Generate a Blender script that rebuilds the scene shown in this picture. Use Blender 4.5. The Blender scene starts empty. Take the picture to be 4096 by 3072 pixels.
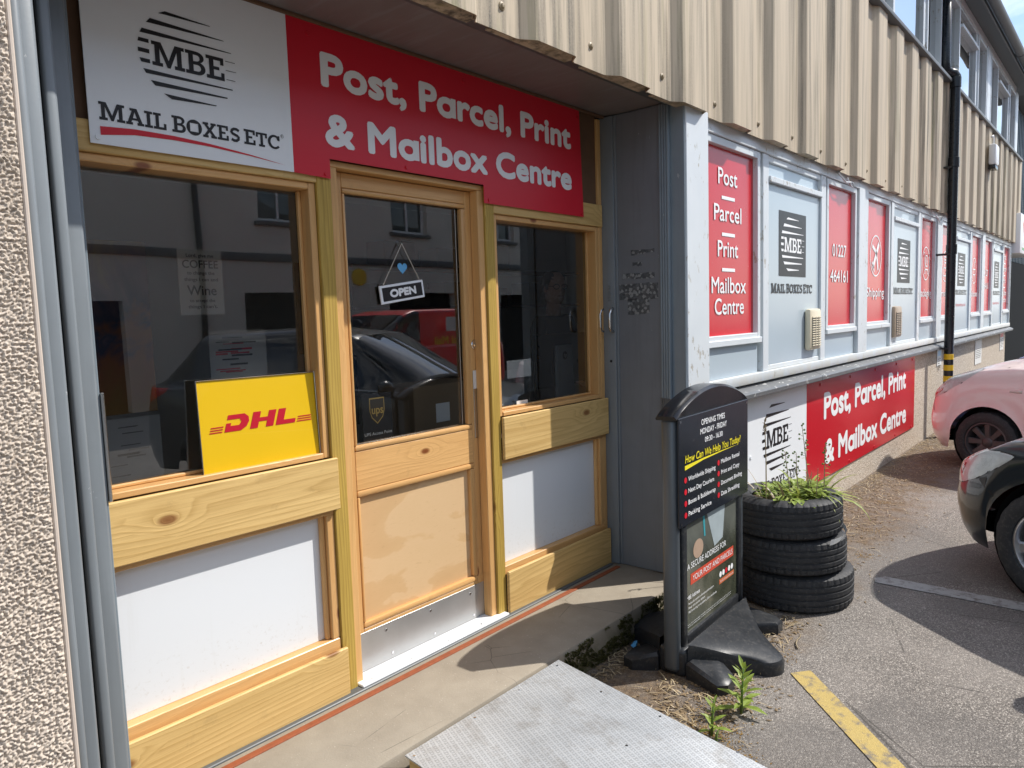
import bpy, bmesh, math, random
import numpy as np
from mathutils import Vector, Matrix, geometry, noise as mnoise
random.seed(7); np.random.seed(7)
R = math.radians

# ------------------------------------------------------------------ camera, sky, sun, exposure
scn = bpy.context.scene
COL = scn.collection
cam_d = bpy.data.cameras.new('camera'); cam = bpy.data.objects.new('camera', cam_d); COL.objects.link(cam)
cam_d.sensor_width = 36; cam_d.lens = 2900 / 4096 * 36; cam_d.clip_start = 0.05; cam_d.clip_end = 600
YAW, PIT, ROL = R(49.0016), R(-5.3493), R(-1.8089)
_f = Vector((math.sin(YAW) * math.cos(PIT), math.cos(YAW) * math.cos(PIT), math.sin(PIT)))
_r = Vector((math.cos(YAW), -math.sin(YAW), 0)); _u = _r.cross(_f)
_r2 = _r * math.cos(ROL) + _u * math.sin(ROL); _u2 = -_r * math.sin(ROL) + _u * math.cos(ROL)
CAM = Vector((0, -2.3675, 1.648))
m = Matrix((_r2, _u2, -_f)).transposed().to_4x4(); m.translation = CAM
cam.matrix_world = m
scn.camera = cam

SUN_TO = Vector((1.267, -1.0, 1.79)).normalized()      # towards the sun
EL = math.asin(SUN_TO.z); AZ = math.atan2(SUN_TO.x, SUN_TO.y)
world = bpy.data.worlds.new('World'); scn.world = world; world.use_nodes = True
wn = world.node_tree; wn.nodes.clear()
def _wn(t, **k):
    n = wn.nodes.new(t)
    for a, b in k.items(): setattr(n, a, b)
    return n
sky = _wn('ShaderNodeTexSky', sky_type='NISHITA', sun_disc=False, sun_elevation=EL, sun_rotation=AZ, air_density=1.0, dust_density=0.6, ozone_density=1.6)
tc = _wn('ShaderNodeTexCoord'); mp = _wn('ShaderNodeMapping'); mp.inputs['Scale'].default_value = (1, 1, 2.4)
nz = _wn('ShaderNodeTexNoise'); nz.inputs['Scale'].default_value = 3.1; nz.inputs['Detail'].default_value = 8; nz.inputs['Roughness'].default_value = .58; nz.inputs['Distortion'].default_value = .25
rp = _wn('ShaderNodeValToRGB'); rp.color_ramp.elements[0].position = .44; rp.color_ramp.elements[1].position = .66
mxw = _wn('ShaderNodeMix', data_type='RGBA'); mxw.inputs[7].default_value = (8.0, 8.3, 8.8, 1)
bg = _wn('ShaderNodeBackground'); bg.inputs['Strength'].default_value = .14; wo = _wn('ShaderNodeOutputWorld')
L = wn.links.new
L(tc.outputs['Generated'], mp.inputs['Vector']); L(mp.outputs['Vector'], nz.inputs['Vector']); L(nz.outputs['Fac'], rp.inputs['Fac'])
L(rp.outputs['Color'], mxw.inputs[0]); L(sky.outputs['Color'], mxw.inputs[6]); L(mxw.outputs[2], bg.inputs['Color']); L(bg.outputs[0], wo.inputs['Surface'])
sun_d = bpy.data.lights.new('sun', 'SUN'); sun_d.energy = 3.8; sun_d.angle = R(.53); sun_d.color = (1, .955, .89)
sun = bpy.data.objects.new('sun', sun_d); COL.objects.link(sun); sun.location = (4, -6, 12)
sun.rotation_euler = (-SUN_TO).to_track_quat('-Z', 'Y').to_euler()
vs = scn.view_settings; vs.view_transform = 'Standard'; vs.look = 'None'; vs.gamma = 1; vs.exposure = 0.52; vs.use_curve_mapping = False
scn.render.filter_size = 1.05
cy = scn.cycles; cy.max_bounces = 10; cy.transparent_max_bounces = 24; cy.glossy_bounces = 5; cy.diffuse_bounces = 4
cy.caustics_reflective = False; cy.caustics_refractive = False; cy.use_denoising = True; cy.sample_clamp_indirect = 8

# ------------------------------------------------------------------ material helpers
class NT:
    def __init__(s, name):
        s.m = bpy.data.materials.new(name); s.m.use_nodes = True; s.t = s.m.node_tree; s.t.nodes.clear()
        s.out = s.n('ShaderNodeOutputMaterial')
    def n(s, ty, **k):
        x = s.t.nodes.new(ty)
        for a, b in k.items(): setattr(x, a, b)
        return x
    def set(s, sock, v):
        if isinstance(v, bpy.types.NodeSocket): s.t.links.new(v, sock)
        elif isinstance(v, (tuple, list)) and len(v) == 3 and sock.type == 'RGBA': sock.default_value = (*v, 1)
        else: sock.default_value = v
    def pos(s): return s.n('ShaderNodeNewGeometry').outputs['Position']
    def obj(s, rnd=0):
        o = s.n('ShaderNodeTexCoord').outputs['Object']
        if not rnd: return o
        i = s.n('ShaderNodeObjectInfo').outputs['Random']
        v = s.n('ShaderNodeVectorMath', operation='SCALE'); v.inputs[0].default_value = (31.7, 17.3, 23.9); s.set(v.inputs['Scale'], i)
        a = s.n('ShaderNodeVectorMath', operation='ADD'); s.set(a.inputs[0], o); s.set(a.inputs[1], v.outputs[0]); return a.outputs[0]
    def mp(s, v, sc=(1, 1, 1), loc=(0, 0, 0), rot=(0, 0, 0)):
        x = s.n('ShaderNodeMapping'); s.set(x.inputs['Vector'], v); x.inputs['Scale'].default_value = sc; x.inputs['Location'].default_value = loc; x.inputs['Rotation'].default_value = rot
        return x.outputs[0]
    def noise(s, v, sc, det=4, ro=.55, dist=0, col=False):
        x = s.n('ShaderNodeTexNoise'); s.set(x.inputs['Vector'], v); x.inputs['Scale'].default_value = sc; x.inputs['Detail'].default_value = det
        x.inputs['Roughness'].default_value = ro; x.inputs['Distortion'].default_value = dist
        return x.outputs['Color' if col else 'Fac']
    def vor(s, v, sc, feat='F1', out='Distance', rnd=1, dim='3D'):
        x = s.n('ShaderNodeTexVoronoi', feature=feat, voronoi_dimensions=dim); s.set(x.inputs['Vector'], v); x.inputs['Scale'].default_value = sc; x.inputs['Randomness'].default_value = rnd
        return x.outputs[out]
    def wave(s, v, sc, dist=0, det=2, dsc=1, ty='BANDS', d='X', prof='SIN'):
        x = s.n('ShaderNodeTexWave', wave_type=ty, wave_profile=prof)
        if ty == 'BANDS': x.bands_direction = d
        else: x.rings_direction = d
        s.set(x.inputs['Vector'], v); x.inputs['Scale'].default_value = sc; x.inputs['Distortion'].default_value = dist; x.inputs['Detail'].default_value = det; x.inputs['Detail Scale'].default_value = dsc
        return x.outputs['Fac']
    def ramp(s, f, *st):
        x = s.n('ShaderNodeValToRGB'); e = x.color_ramp.elements
        while len(e) < len(st): e.new(.5)
        for i, (p, c) in enumerate(st):
            e[i].position = p; e[i].color = (*c, 1) if isinstance(c, tuple) else (c, c, c, 1)
        s.set(x.inputs['Fac'], f); return x.outputs['Color']
    def mix(s, f, a, b, bl='MIX'):
        x = s.n('ShaderNodeMix', data_type='RGBA', blend_type=bl); s.set(x.inputs[0], f); s.set(x.inputs[6], a); s.set(x.inputs[7], b); return x.outputs[2]
    def math(s, op, a, b=0.0, c=0.0):
        x = s.n('ShaderNodeMath', operation=op); s.set(x.inputs[0], a); s.set(x.inputs[1], b); s.set(x.inputs[2], c); return x.outputs[0]
    def xyz(s, v):
        x = s.n('ShaderNodeSeparateXYZ'); s.set(x.inputs[0], v); return x.outputs
    def bump(s, h, st=.5, d=.005, nrm=None):
        x = s.n('ShaderNodeBump'); s.set(x.inputs['Height'], h); x.inputs['Strength'].default_value = st; x.inputs['Distance'].default_value = d
        if nrm is not None: s.set(x.inputs['Normal'], nrm)
        return x.outputs[0]
    def bsdf(s, col, rough=.5, metal=0, normal=None, coat=0, spec=.5, trans=0, ior=1.45, coatr=.05, emis=None, alpha=None, sss=0):
        x = s.n('ShaderNodeBsdfPrincipled'); s.set(x.inputs['Base Color'], col); s.set(x.inputs['Roughness'], rough); s.set(x.inputs['Metallic'], metal)
        x.inputs['Specular IOR Level'].default_value = spec; s.set(x.inputs['Coat Weight'], coat); x.inputs['Coat Roughness'].default_value = coatr
        x.inputs['Transmission Weight'].default_value = trans; x.inputs['IOR'].default_value = ior
        if normal is not None: s.set(x.inputs['Normal'], normal)
        s.t.links.new(x.outputs[0], s.out.inputs['Surface']); s.m['done'] = 1; return s.m
    def to_out(s, sh): s.t.links.new(sh, s.out.inputs['Surface']); return s.m

def plain(name, col, rough=.5, metal=0, coat=0, var=.06, sc=40, bump=.0, spec=.5, coatr=.05):
    k = NT(name); p = k.pos(); f = k.noise(p, sc, 5, .6)
    a = tuple(c * (1 - var) for c in col); b = tuple(min(1, c * (1 + var)) for c in col)
    c = k.mix(f, a, b); nrm = k.bump(k.noise(p, sc * 5, 3), .3, bump) if bump else None
    rr = k.math('MULTIPLY_ADD', f, .12, rough - .06)
    return k.bsdf(c, rr, metal, nrm, coat, spec, coatr=coatr)

def wood(name, light, dark, axis, knot=(.20, .075, .02), kn=1.0, rough=.5, freq=1.0, coat=0, ring=.75, knsc=4.2):
    """sawn softwood: growth-ring lines along the grain that bend round dark knots, fine fibre, a little grime"""
    k = NT(name); o = k.obj(1); x = k.xyz(o); oth = [i for i in range(3) if i != axis]
    cb = k.n('ShaderNodeCombineXYZ'); k.set(cb.inputs[0], k.math('MULTIPLY', x[0], .5 if axis == 0 else 1.0)); k.set(cb.inputs[1], k.math('MULTIPLY', x[2], .5 if axis == 2 else 1.0))
    kc = cb.outputs[0]; kd = k.vor(kc, knsc, dim='2D'); pick = k.math('GREATER_THAN', k.xyz(k.vor(kc, knsc, out='Color', dim='2D'))[0], .45)
    near = k.math('MULTIPLY', k.ramp(kd, (0, 1.0), (.12, .35), (.30, 0.0)), pick)
    sc = [1.0, 1.0, 1.0]; sc[axis] = .10
    warp = k.noise(k.mp(o, tuple(sc)), 4.5, 3, .5, .4)
    perp = k.math('ADD', x[oth[0]], x[oth[1]])
    wv = k.math('ADD', k.math('ADD', k.math('MULTIPLY', perp, 34.0 * freq), k.math('MULTIPLY', warp, 13.0)), k.math('MULTIPLY', near, 4.0))
    ln = k.ramp(k.math('FRACT', wv), (0, .0), (.45, .22), (.86, 1.0), (1.0, .0))
    fs = [1.0, 1.0, 1.0]; fs[axis] = .025
    fi = k.noise(k.mp(o, tuple(fs)), 230, 4, .65)
    f = k.math('ADD', k.math('MULTIPLY', ln, ring * .55), k.math('MULTIPLY', k.math('SUBTRACT', fi, .35), 1.0))
    rn = k.n('ShaderNodeObjectInfo').outputs['Random']
    c = k.mix(f, k.mix(rn, tuple(v * .90 for v in light), tuple(min(.9, v * 1.07) for v in light)), k.mix(rn, tuple(v * 1.05 for v in dark), tuple(v * .85 for v in dark)))
    big = k.ramp(k.noise(k.mp(o, tuple(sc)), 7, 3), (.42, 0.0), (.72, .45))
    c = k.mix(big, c, tuple(v * .88 for v in dark))
    km = k.math('MULTIPLY', k.ramp(kd, (0, 1.0), (.045 * kn, .9), (.085 * kn, 0.0)), pick)
    c = k.mix(km, c, knot)
    gr = k.ramp(k.noise(k.pos(), 11, 5, .7), (.60, 0.0), (.80, .30)); c = k.mix(gr, c, (.16, .10, .05))
    b = k.bump(k.math('ADD', ln, k.math('MULTIPLY', fi, 1.2)), .35, .001)
    return k.bsdf(c, k.math('MULTIPLY_ADD', fi, .25, rough - .12), 0, b, coat, .4, coatr=.3)

M = {}
YL, YD = (.74, .515, .215), (.48, .285, .085)
OL, OD = (.72, .43, .175), (.53, .27, .088)
for i, a in enumerate('xyz'):
    M['treat_' + a] = wood('treated_softwood_' + a, YL, YD, i, (.24, .10, .03), 1.0, .55)
    M['pine_' + a] = wood('varnished_pine_' + a, OL, OD, i, (.20, .055, .015), .8, .38, coat=.25, ring=.35)
M['post_z'] = wood('treated_post', (.58, .40, .095), (.27, .155, .022), 2, (.2, .09, .02), 1.0, .55, freq=2.2, ring=.8)

def _ply():
    k = NT('plywood_veneer'); o = k.obj()
    w = k.noise(k.mp(o, (.55, 1, 1.1), (3.3, 0, 1.7)), 3.4, 4, .55, .5)
    fl = k.ramp(w, (.40, (.64, .42, .215)), (.495, (.66, .44, .23)), (.52, (.71, .50, .285)), (.645, (.70, .49, .275)), (.67, (.65, .43, .225)))
    g = k.noise(k.mp(o, (4, 4, 90)), 9, 4, .65); c = k.mix(k.math('MULTIPLY', g, .30), fl, (.45, .25, .10))
    sc = k.ramp(k.noise(k.mp(o, (1, 1, 3)), 26, 5, .75), (.60, 0.0), (.72, .30)); c = k.mix(sc, c, (.36, .20, .09))
    return k.bsdf(c, .55, 0, k.bump(g, .2, .0008), .04, .3, coatr=.4)
M['plywood'] = _ply()
M['darkply'] = plain('shuttering_plywood', (.15, .082, .045), .7, var=.3, sc=14)
def _pvc():
    k = NT('white_pvc_panel'); p = k.pos(); z = k.xyz(p)[2]
    sp = k.math('MULTIPLY', k.ramp(z, (.38, 1.0), (.62, 0.0)), k.ramp(k.noise(p, 55, 5, .75), (.56, 0.0), (.70, .5)))
    st = k.ramp(k.noise(k.mp(p, (9, 9, .6)), 3, 4), (.60, 0.0), (.80, .16)); c = k.mix(sp, (.75, .775, .80), (.42, .36, .28)); c = k.mix(st, c, (.55, .54, .50))
    return k.bsdf(c, .3, 0, None, 0, .5)
M['pvc'] = _pvc()
M['signwhite'] = plain('white_sign_board', (.84, .865, .885), .32, var=.02, sc=3)
M['signred'] = plain('red_sign_board', (.64, .014, .032), .36, var=.05, sc=4)
def _vinyl(name, col):
    k = NT(name); p = k.pos(); n = k.noise(p, 2.5, 3); dust = k.ramp(k.noise(p, 70, 5, .7), (.66, 0.0), (.74, .35))
    c = k.mix(n, tuple(x * .94 for x in col), col); c = k.mix(dust, c, (.72, .68, .66))
    return k.bsdf(c, .22, 0, k.bump(k.noise(p, 3.2, 2), .08, .01), 0, .5)
M['vinylred'] = _vinyl('red_vinyl_film', (.60, .024, .035))
M['vinylblue'] = _vinyl('pale_blue_vinyl_film', (.45, .53, .585))
M['bannerred'] = _vinyl('red_banner_board', (.58, .018, .030))
M['black'] = plain('black_print', (.012, .011, .012), .4, var=.1)
M['white'] = plain('white_print', (.87, .875, .88), .42, var=.02)
M['red'] = plain('red_print', (.62, .015, .03), .4, var=.03)
M['yellowp'] = plain('yellow_print', (.82, .70, .03), .4, var=.03)
M['dhly'] = plain('yellow_card', (.86, .545, .012), .35, var=.03, sc=5)
M['dhlr'] = plain('crimson_print', (.56, .012, .03), .4, var=.02)
M['blue'] = plain('blue_sticker', (.13, .42, .72), .35, var=.03)

def grey_paint(name, col, chips=.70, rough=.38):
    k = NT(name); p = k.pos()
    n = k.noise(p, 6, 5, .6); c = k.mix(n, tuple(x * .86 for x in col), tuple(x * 1.1 for x in col))
    ch = k.ramp(k.noise(k.mp(p, (1, 1, .55)), 22, 6, .62), (chips, 0.0), (chips + .012, 1.0))
    edge = k.ramp(k.noise(p, 22, 6, .62), (.0, (.30, .33, .35)), (1.0, (.50, .53, .55)))
    c = k.mix(ch, c, edge)
    dr = k.ramp(k.noise(k.mp(p, (9, 9, .7)), 4, 4), (.5, 0.0), (.75, .25)); c = k.mix(dr, c, tuple(x * .6 for x in col))
    b = k.bump(k.math('SUBTRACT', k.math('MULTIPLY', k.noise(p, 60, 4), .3), ch), .4, .0012)
    return k.bsdf(c, rough, 0, b, 0, .5)
M['grey'] = grey_paint('grey_gloss_paint', (.215, .255, .285))
M['greyl'] = grey_paint('grey_steel_paint', (.205, .23, .25), .72)
M['greyp'] = grey_paint('scuffed_grey_sheet', (.175, .19, .21), .715, .5)
M['whitepaint'] = None
def _wp():
    k = NT('weathered_white_paint'); p = k.pos(); n = k.noise(p, 5, 4)
    c = k.mix(n, (.58, .625, .655), (.69, .725, .745))
    pe = k.math('MULTIPLY', k.ramp(k.noise(k.mp(p, (1, 1, .5)), 26, 6, .7), (.595, 0.0), (.615, 1.0)), k.ramp(k.noise(p, 1.7, 2), (.47, 0.0), (.56, 1.0)))
    wdc = k.mix(k.noise(p, 50, 3), (.30, .27, .23), (.58, .56, .50))
    z = k.xyz(p)[2]; low = k.math('MULTIPLY', k.ramp(k.math('MULTIPLY', k.math('SUBTRACT', z, 1.15), 2.0), (0, 1.0), (.25, .0)), k.ramp(k.noise(p, 9, 4), (.35, 0.0), (.55, 1.0)))
    c = k.mix(pe, c, wdc); c = k.mix(k.math('MULTIPLY', low, .7), c, (.62, .58, .48))
    b = k.bump(k.math('SUBTRACT', k.math('MULTIPLY', n, .2), pe), .5, .002)
    return k.bsdf(c, .42, 0, b, 0, .5)
M['whitepaint'] = _wp()

def _clad():
    k = NT('beige_painted_cladding'); p = k.pos()
    n = k.noise(k.mp(p, (1, 1, .25)), 3, 5, .6); c = k.mix(n, (.50, .41, .295), (.60, .51, .385))
    st = k.noise(k.mp(p, (7.5, 7.5, .28)), 2.4, 5, .62); gr = k.noise(p, 120, 4, .7)
    zone = k.ramp(k.noise(k.mp(p, (1, .2, .12), (2.2, 0, 0)), .75, 2), (.36, 0.0), (.56, 1.0))
    sm = k.math('MULTIPLY', k.ramp(st, (.43, 0.0), (.64, 1.0)), k.math('MULTIPLY_ADD', zone, .8, .3))
    sm = k.math('MULTIPLY', sm, k.math('MULTIPLY_ADD', gr, .9, .35))
    c = k.mix(sm, c, (.085, .078, .062))
    al = k.math('MULTIPLY', k.ramp(k.noise(k.mp(p, (5, 5, .35)), 2.0, 4, .6), (.56, 0.0), (.72, .55)), zone)
    c = k.mix(al, c, (.21, .21, .075))
    b = k.bump(k.noise(p, 90, 4, .6), .15, .001)
    return k.bsdf(c, .62, 0, b, 0, .3)
M['clad'] = _clad()
def pebble_mat(name, sc, bump=.006, big=False):
    k = NT(name); p = k.pos()
    v1 = k.vor(p, sc, out='Distance'); col = k.xyz(k.vor(p, sc, out='Color'))[0]
    c = k.ramp(col, (0, (.36, .29, .22)), (.35, (.55, .47, .38)), (.75, (.66, .58, .48)), (1, (.74, .70, .63)))
    big = k.noise(p, 2.5, 3); c = k.mix(k.math('MULTIPLY', big, .3), c, (.45, .37, .29))
    h = k.math('ADD', k.math('MULTIPLY', v1, -1.0), k.math('MULTIPLY', k.noise(p, sc * .45, 4), 1.2))
    return k.bsdf(c, .8, 0, k.bump(h, .8, bump), 0, .25)
M['pebble'] = pebble_mat('pebbledash_render', 95, .007)
M['pier'] = None
def _pier():
    k = NT('coarse_roughcast'); p = k.pos(); n = k.noise(p, 90, 4, .6)
    c = k.mix(n, (.50, .42, .345), (.68, .60, .515)); c = k.mix(k.ramp(k.noise(k.mp(p, (1, 1, .3)), 7, 4), (.5, 0.0), (.75, .35)), c, (.30, .24, .18)); return k.bsdf(c, .85, 0, k.bump(k.noise(p, 260, 3), .4, .0015), 0, .2)
M['pier'] = _pier()
M['plaster'] = plain('smooth_render_band', (.56, .48, .41), .7, var=.06, sc=8, bump=.001)
M['brownsoff'] = None
def _soff():
    k = NT('stained_soffit_sheet'); p = k.pos(); n = k.noise(k.mp(p, (4, 1.2, 4)), 3, 4)
    c = k.mix(n, (.155, .135, .13), (.24, .215, .21)); st = k.ramp(k.noise(k.mp(p, (9, 1, 1)), 3, 3), (.56, 0.0), (.68, .4))
    return k.bsdf(k.mix(st, c, (.26, .27, .28)), .42, 0, None, 0, .5)
M['brownsoff'] = _soff()
M['darkgrey'] = plain('dark_grey_trim', (.10, .108, .112), .45, var=.2, sc=9)
M['slate'] = None
def _slate():
    k = NT('flaking_dark_sill'); p = k.pos(); n = k.noise(p, 8, 5)
    c = k.mix(n, (.10, .105, .11), (.19, .195, .20)); fl = k.ramp(k.noise(k.mp(p, (.7, 2, 1)), 19, 5, .65), (.62, 0.0), (.64, .9))
    return k.bsdf(k.mix(fl, c, (.55, .55, .53)), .45, 0, k.bump(k.math('ADD', n, fl), .4, .003), 0, .5)
M['slate'] = _slate()

def _asphalt():
    k = NT('worn_asphalt'); p = k.pos(); x = k.xyz(p)
    sp = k.vor(p, 215, out='Color'); g = k.xyz(sp)[0]; dd = k.vor(p, 215)
    c = k.ramp(g, (0, (.075, .067, .060)), (.5, (.165, .148, .131)), (.85, (.28, .252, .222)), (1, (.52, .475, .42)))
    big = k.noise(p, 1.3, 5, .6); c = k.mix(k.ramp(big, (.35, 0.0), (.7, .45)), c, (.33, .30, .27)); pt = k.ramp(k.noise(p, .55, 3, .5), (.52, 0.0), (.56, .4)); c = k.mix(pt, c, (.12, .112, .105)); ck = k.ramp(k.vor(k.mp(p, (1, 1, 1)), 1.1, feat='DISTANCE_TO_EDGE'), (0, .8), (.006, 0.0)); c = k.mix(k.math('MULTIPLY', ck, k.ramp(k.noise(p, 2, 2), (.48, 0.0), (.55, 1.0))), c, (.05, .045, .04))
    # brown grit and moss drifted against the wall
    w = k.math('ADD', x[1], k.math('MULTIPLY', k.noise(p, 1.6, 4), .9))
    m = k.ramp(w, (.0, 0.0), (1.0, 0.0)); wall = k.ramp(k.math('ADD', w, .85), (.08, 0.0), (.42, 1.0))
    gr = k.noise(p, 38, 5, .7); brown = k.ramp(gr, (.3, (.055, .034, .016)), (.52, (.15, .095, .047)), (.66, (.25, .17, .09)), (.8, (.40, .32, .22)))
    c = k.mix(k.math('MULTIPLY', wall, k.ramp(k.noise(p, 9, 4), (.3, .25), (.65, .85))), c, brown)
    b = k.bump(k.math('ADD', k.math('MULTIPLY', dd, -1.0), k.math('MULTIPLY', gr, .6)), .7, .004)
    return k.bsdf(c, .75, 0, b, 0, .35)
M['asphalt'] = _asphalt()
def _conc():
    k = NT('weathered_concrete'); p = k.pos(); n = k.noise(p, 7, 6, .65); z = k.xyz(p)[2]
    c = k.mix(n, (.235, .20, .155), (.385, .34, .27)); ag = k.ramp(k.vor(p, 75), (.10, 1.0), (.2, 0.0))
    c = k.mix(k.math('MULTIPLY', ag, k.ramp(k.noise(p, 30, 3), (.5, 0.0), (.62, .8))), c, (.50, .45, .38))
    face = k.ramp(z, (.02, 1.0), (.155, .0)); c = k.mix(k.math('MULTIPLY', face, k.ramp(k.noise(p, 14, 5, .7), (.42, .15), (.6, .95))), c, (.085, .085, .03))
    cr = k.ramp(k.vor(k.mp(p, (1, 1, 1)), 3.4, feat='DISTANCE_TO_EDGE'), (.0, .8), (.006, 0.0)); c = k.mix(k.math('MULTIPLY', cr, k.ramp(k.noise(p, 3, 2), (.5, 0.0), (.56, 1.0))), c, (.07, .06, .05))
    return k.bsdf(c, .82, 0, k.bump(k.math('ADD', k.noise(p, 140, 4, .6), k.math('MULTIPLY', n, .6)), .5, .0025), 0, .25)
M['concrete'] = _conc()
M['cream'] = plain('cream_plastic', (.72, .64, .47), .4, var=.05)
M['creamshade'] = plain('shade_tinted_plastic', (.40, .31, .22), .4, var=.1)  # cream plastic browned: the vent's shaded side is put into the colour
M['rust'] = plain('rusty_iron', (.27, .075, .028), .8, var=.4, sc=45, bump=.001)
M['steel'] = plain('brushed_steel', (.62, .62, .62), .24, 1.0, var=.06, sc=18)
M['chrome'] = plain('chrome', (.75, .75, .76), .1, 1.0, var=.02)
def _kick():
    k = NT('scuffed_aluminium'); o = k.obj(); s = k.noise(k.mp(o, (3, 1, 30)), 8, 4, .6); bl = k.noise(o, 5, 4, .6)
    c = k.mix(bl, (.42, .42, .415), (.60, .60, .59)); return k.bsdf(c, k.math('MULTIPLY_ADD', bl, .3, .26), .7, k.bump(k.math('ADD', s, k.math('MULTIPLY', bl, 4.0)), .12, .002), 0, .5)
M['kick'] = _kick()
def _tread():
    k = NT('aluminium_tread_plate'); o = k.obj(); x = k.xyz(o)
    def bars(rot, off):
        v = k.mp(o, (1, 1, 1), off, (0, 0, rot)); q = k.xyz(v)
        a = k.math('PINGPONG', k.math('ADD', q[0], 50.0), .011); b = k.math('PINGPONG', k.math('ADD', q[1], 50.0), .0055)
        return k.math('MULTIPLY', k.math('LESS_THAN', a, .0062), k.math('LESS_THAN', b, .0016))
    h = k.math('MAXIMUM', bars(R(20), (0, 0, 0)), bars(R(110), (.011, .006, 0)))
    n = k.noise(o, 5, 5, .6); c = k.mix(n, (.56, .59, .615), (.68, .70, .715)); c = k.mix(k.math('MULTIPLY', h, .45), c, (.30, .32, .34)); c = k.mix(k.ramp(k.noise(o, 9, 6, .7), (.50, 0.0), (.74, .55)), c, (.27, .24, .20))
    return k.bsdf(c, k.math('MULTIPLY_ADD', n, .2, .40), .75, k.bump(k.math('ADD', h, k.math('MULTIPLY', n, .3)), 1.0, .003), 0, .5)
M['tread'] = _tread()
def _rubber(name, a, b, rough=.62):
    k = NT(name); p = k.pos(); n = k.noise(p, 18, 5, .65); d = k.ramp(k.noise(p, 60, 5, .7), (.52, 0.0), (.75, .5))
    c = k.mix(n, a, b); c = k.mix(d, c, (.13, .12, .105)); return k.bsdf(c, k.math('MULTIPLY_ADD', n, .25, rough - .12), 0, k.bump(k.noise(p, 150, 3), .2, .001), 0, .4)
M['rubber'] = _rubber('tyre_rubber', (.015, .016, .019), (.042, .043, .045))
M['plastic'] = _rubber('black_moulded_plastic', (.014, .016, .019), (.028, .03, .033), .36)
M['blackgloss'] = plain('black_gloss_plastic', (.012, .013, .016), .2, var=.15)
M['pole'] = plain('grey_aluminium_pole', (.10, .115, .13), .33, .3, var=.08, sc=9)
M['boardblack'] = _vinyl('black_sign_board', (.016, .019, .026))
M['darkblue'] = plain('dark_blue_steel', (.035, .06, .08), .5, var=.2, sc=6)
M['pipe'] = plain('black_downpipe', (.011, .013, .017), .28, var=.2, sc=10)
M['tapey'] = plain('yellow_tape', (.75, .48, .02), .4, var=.06)
M['gutter'] = plain('grey_gutter', (.105, .11, .115), .5, var=.2, sc=9)
M['brick_dark'] = plain('dark_wall', (.02, .022, .024), .95, var=.2, spec=.05)
M['paper'] = plain('notice_paper', (.72, .72, .70), .6, var=.03)
M['dimpaper'] = plain('dimmed_paper', (.30, .30, .29), .7, var=.05)  # white paper darkened to stand for dim light behind the window
M['string'] = plain('jute_string', (.55, .50, .42), .9, var=.1, sc=200)
M['soil'] = plain('dry_soil', (.085, .055, .035), .95, var=.5, sc=60, bump=.01)
M['card'] = plain('brown_cardboard', (.22, .16, .10), .8, var=.1, sc=8)
M['linep'] = None
def paint_line(name, col):
    k = NT(name); p = k.pos(); sp = k.xyz(k.vor(p, 240, out='Color'))[0]
    w = k.ramp(k.noise(p, 16, 6, .7), (.50, 0.0), (.66, 1.0)); c = k.mix(k.math('MULTIPLY', sp, .35), col, tuple(x * .55 for x in col)); c = k.mix(w, c, (.17, .155, .14))
    return k.bsdf(c, .7, 0, k.bump(k.vor(p, 240), .5, .003), 0, .3)
M['liney'] = paint_line('yellow_road_paint', (.50, .375, .135)); M['linew'] = paint_line('worn_white_road_paint', (.40, .40, .39))
def leafm(name, a, b, sc=30, tr=.25):
    k = NT(name); p = k.pos(); c = k.mix(k.noise(p, sc, 2), a, b)
    d = k.n('ShaderNodeBsdfPrincipled'); k.set(d.inputs['Base Color'], c); d.inputs['Roughness'].default_value = .5
    t = k.n('ShaderNodeBsdfTranslucent'); k.set(t.inputs['Color'], c); mx = k.n('ShaderNodeMixShader'); mx.inputs[0].default_value = tr
    k.t.links.new(d.outputs[0], mx.inputs[1]); k.t.links.new(t.outputs[0], mx.inputs[2]); return k.to_out(mx.outputs[0])
M['leaf'] = leafm('fresh_green_leaf', (.14, .235, .03), (.36, .43, .08))
M['leafd'] = leafm('grey_green_leaf', (.085, .17, .03), (.20, .30, .07))
M['strap'] = leafm('strap_leaf', (.22, .33, .05), (.46, .46, .12), 14)
M['drystem'] = leafm('dry_stalk', (.22, .17, .10), (.40, .32, .20), 60, .05)
M['litter'] = leafm('dead_leaf', (.05, .026, .011), (.42, .31, .18), 60, .08)
M['moss'] = leafm('orange_moss', (.17, .085, .016), (.33, .20, .04), 40, .05)
M['mossg'] = leafm('dark_moss', (.055, .055, .016), (.13, .12, .035), 40, .05)

def glass_mat(name, tint=(.90, .92, .91), boost=4.2, rough=0.0, wob=.05):
    """thin sheet glass: clear, with the mirror image that two panes give"""
    k = NT(name); lw = k.n('ShaderNodeLayerWeight'); lw.inputs['Blend'].default_value = .5
    fr = k.math('MULTIPLY_ADD', k.math('POWER', lw.outputs['Facing'], 5.0), .96, .04)
    f = k.math('MINIMUM', k.math('MULTIPLY', fr, boost), .95)
    t = k.n('ShaderNodeBsdfTransparent'); k.set(t.inputs['Color'], tint); g = k.n('ShaderNodeBsdfGlossy'); g.inputs['Roughness'].default_value = rough
    k.set(g.inputs['Normal'], k.bump(k.noise(k.pos(), 1.6, 1), wob, .02))
    mx = k.n('ShaderNodeMixShader'); k.set(mx.inputs[0], f); k.t.links.new(t.outputs[0], mx.inputs[1]); k.t.links.new(g.outputs[0], mx.inputs[2]); return k.to_out(mx.outputs[0])
M['glass'] = glass_mat('shop_glass'); M['glassup'] = glass_mat('upper_window_glass', (.45, .5, .52), 3.2, 0, .12)
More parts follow.
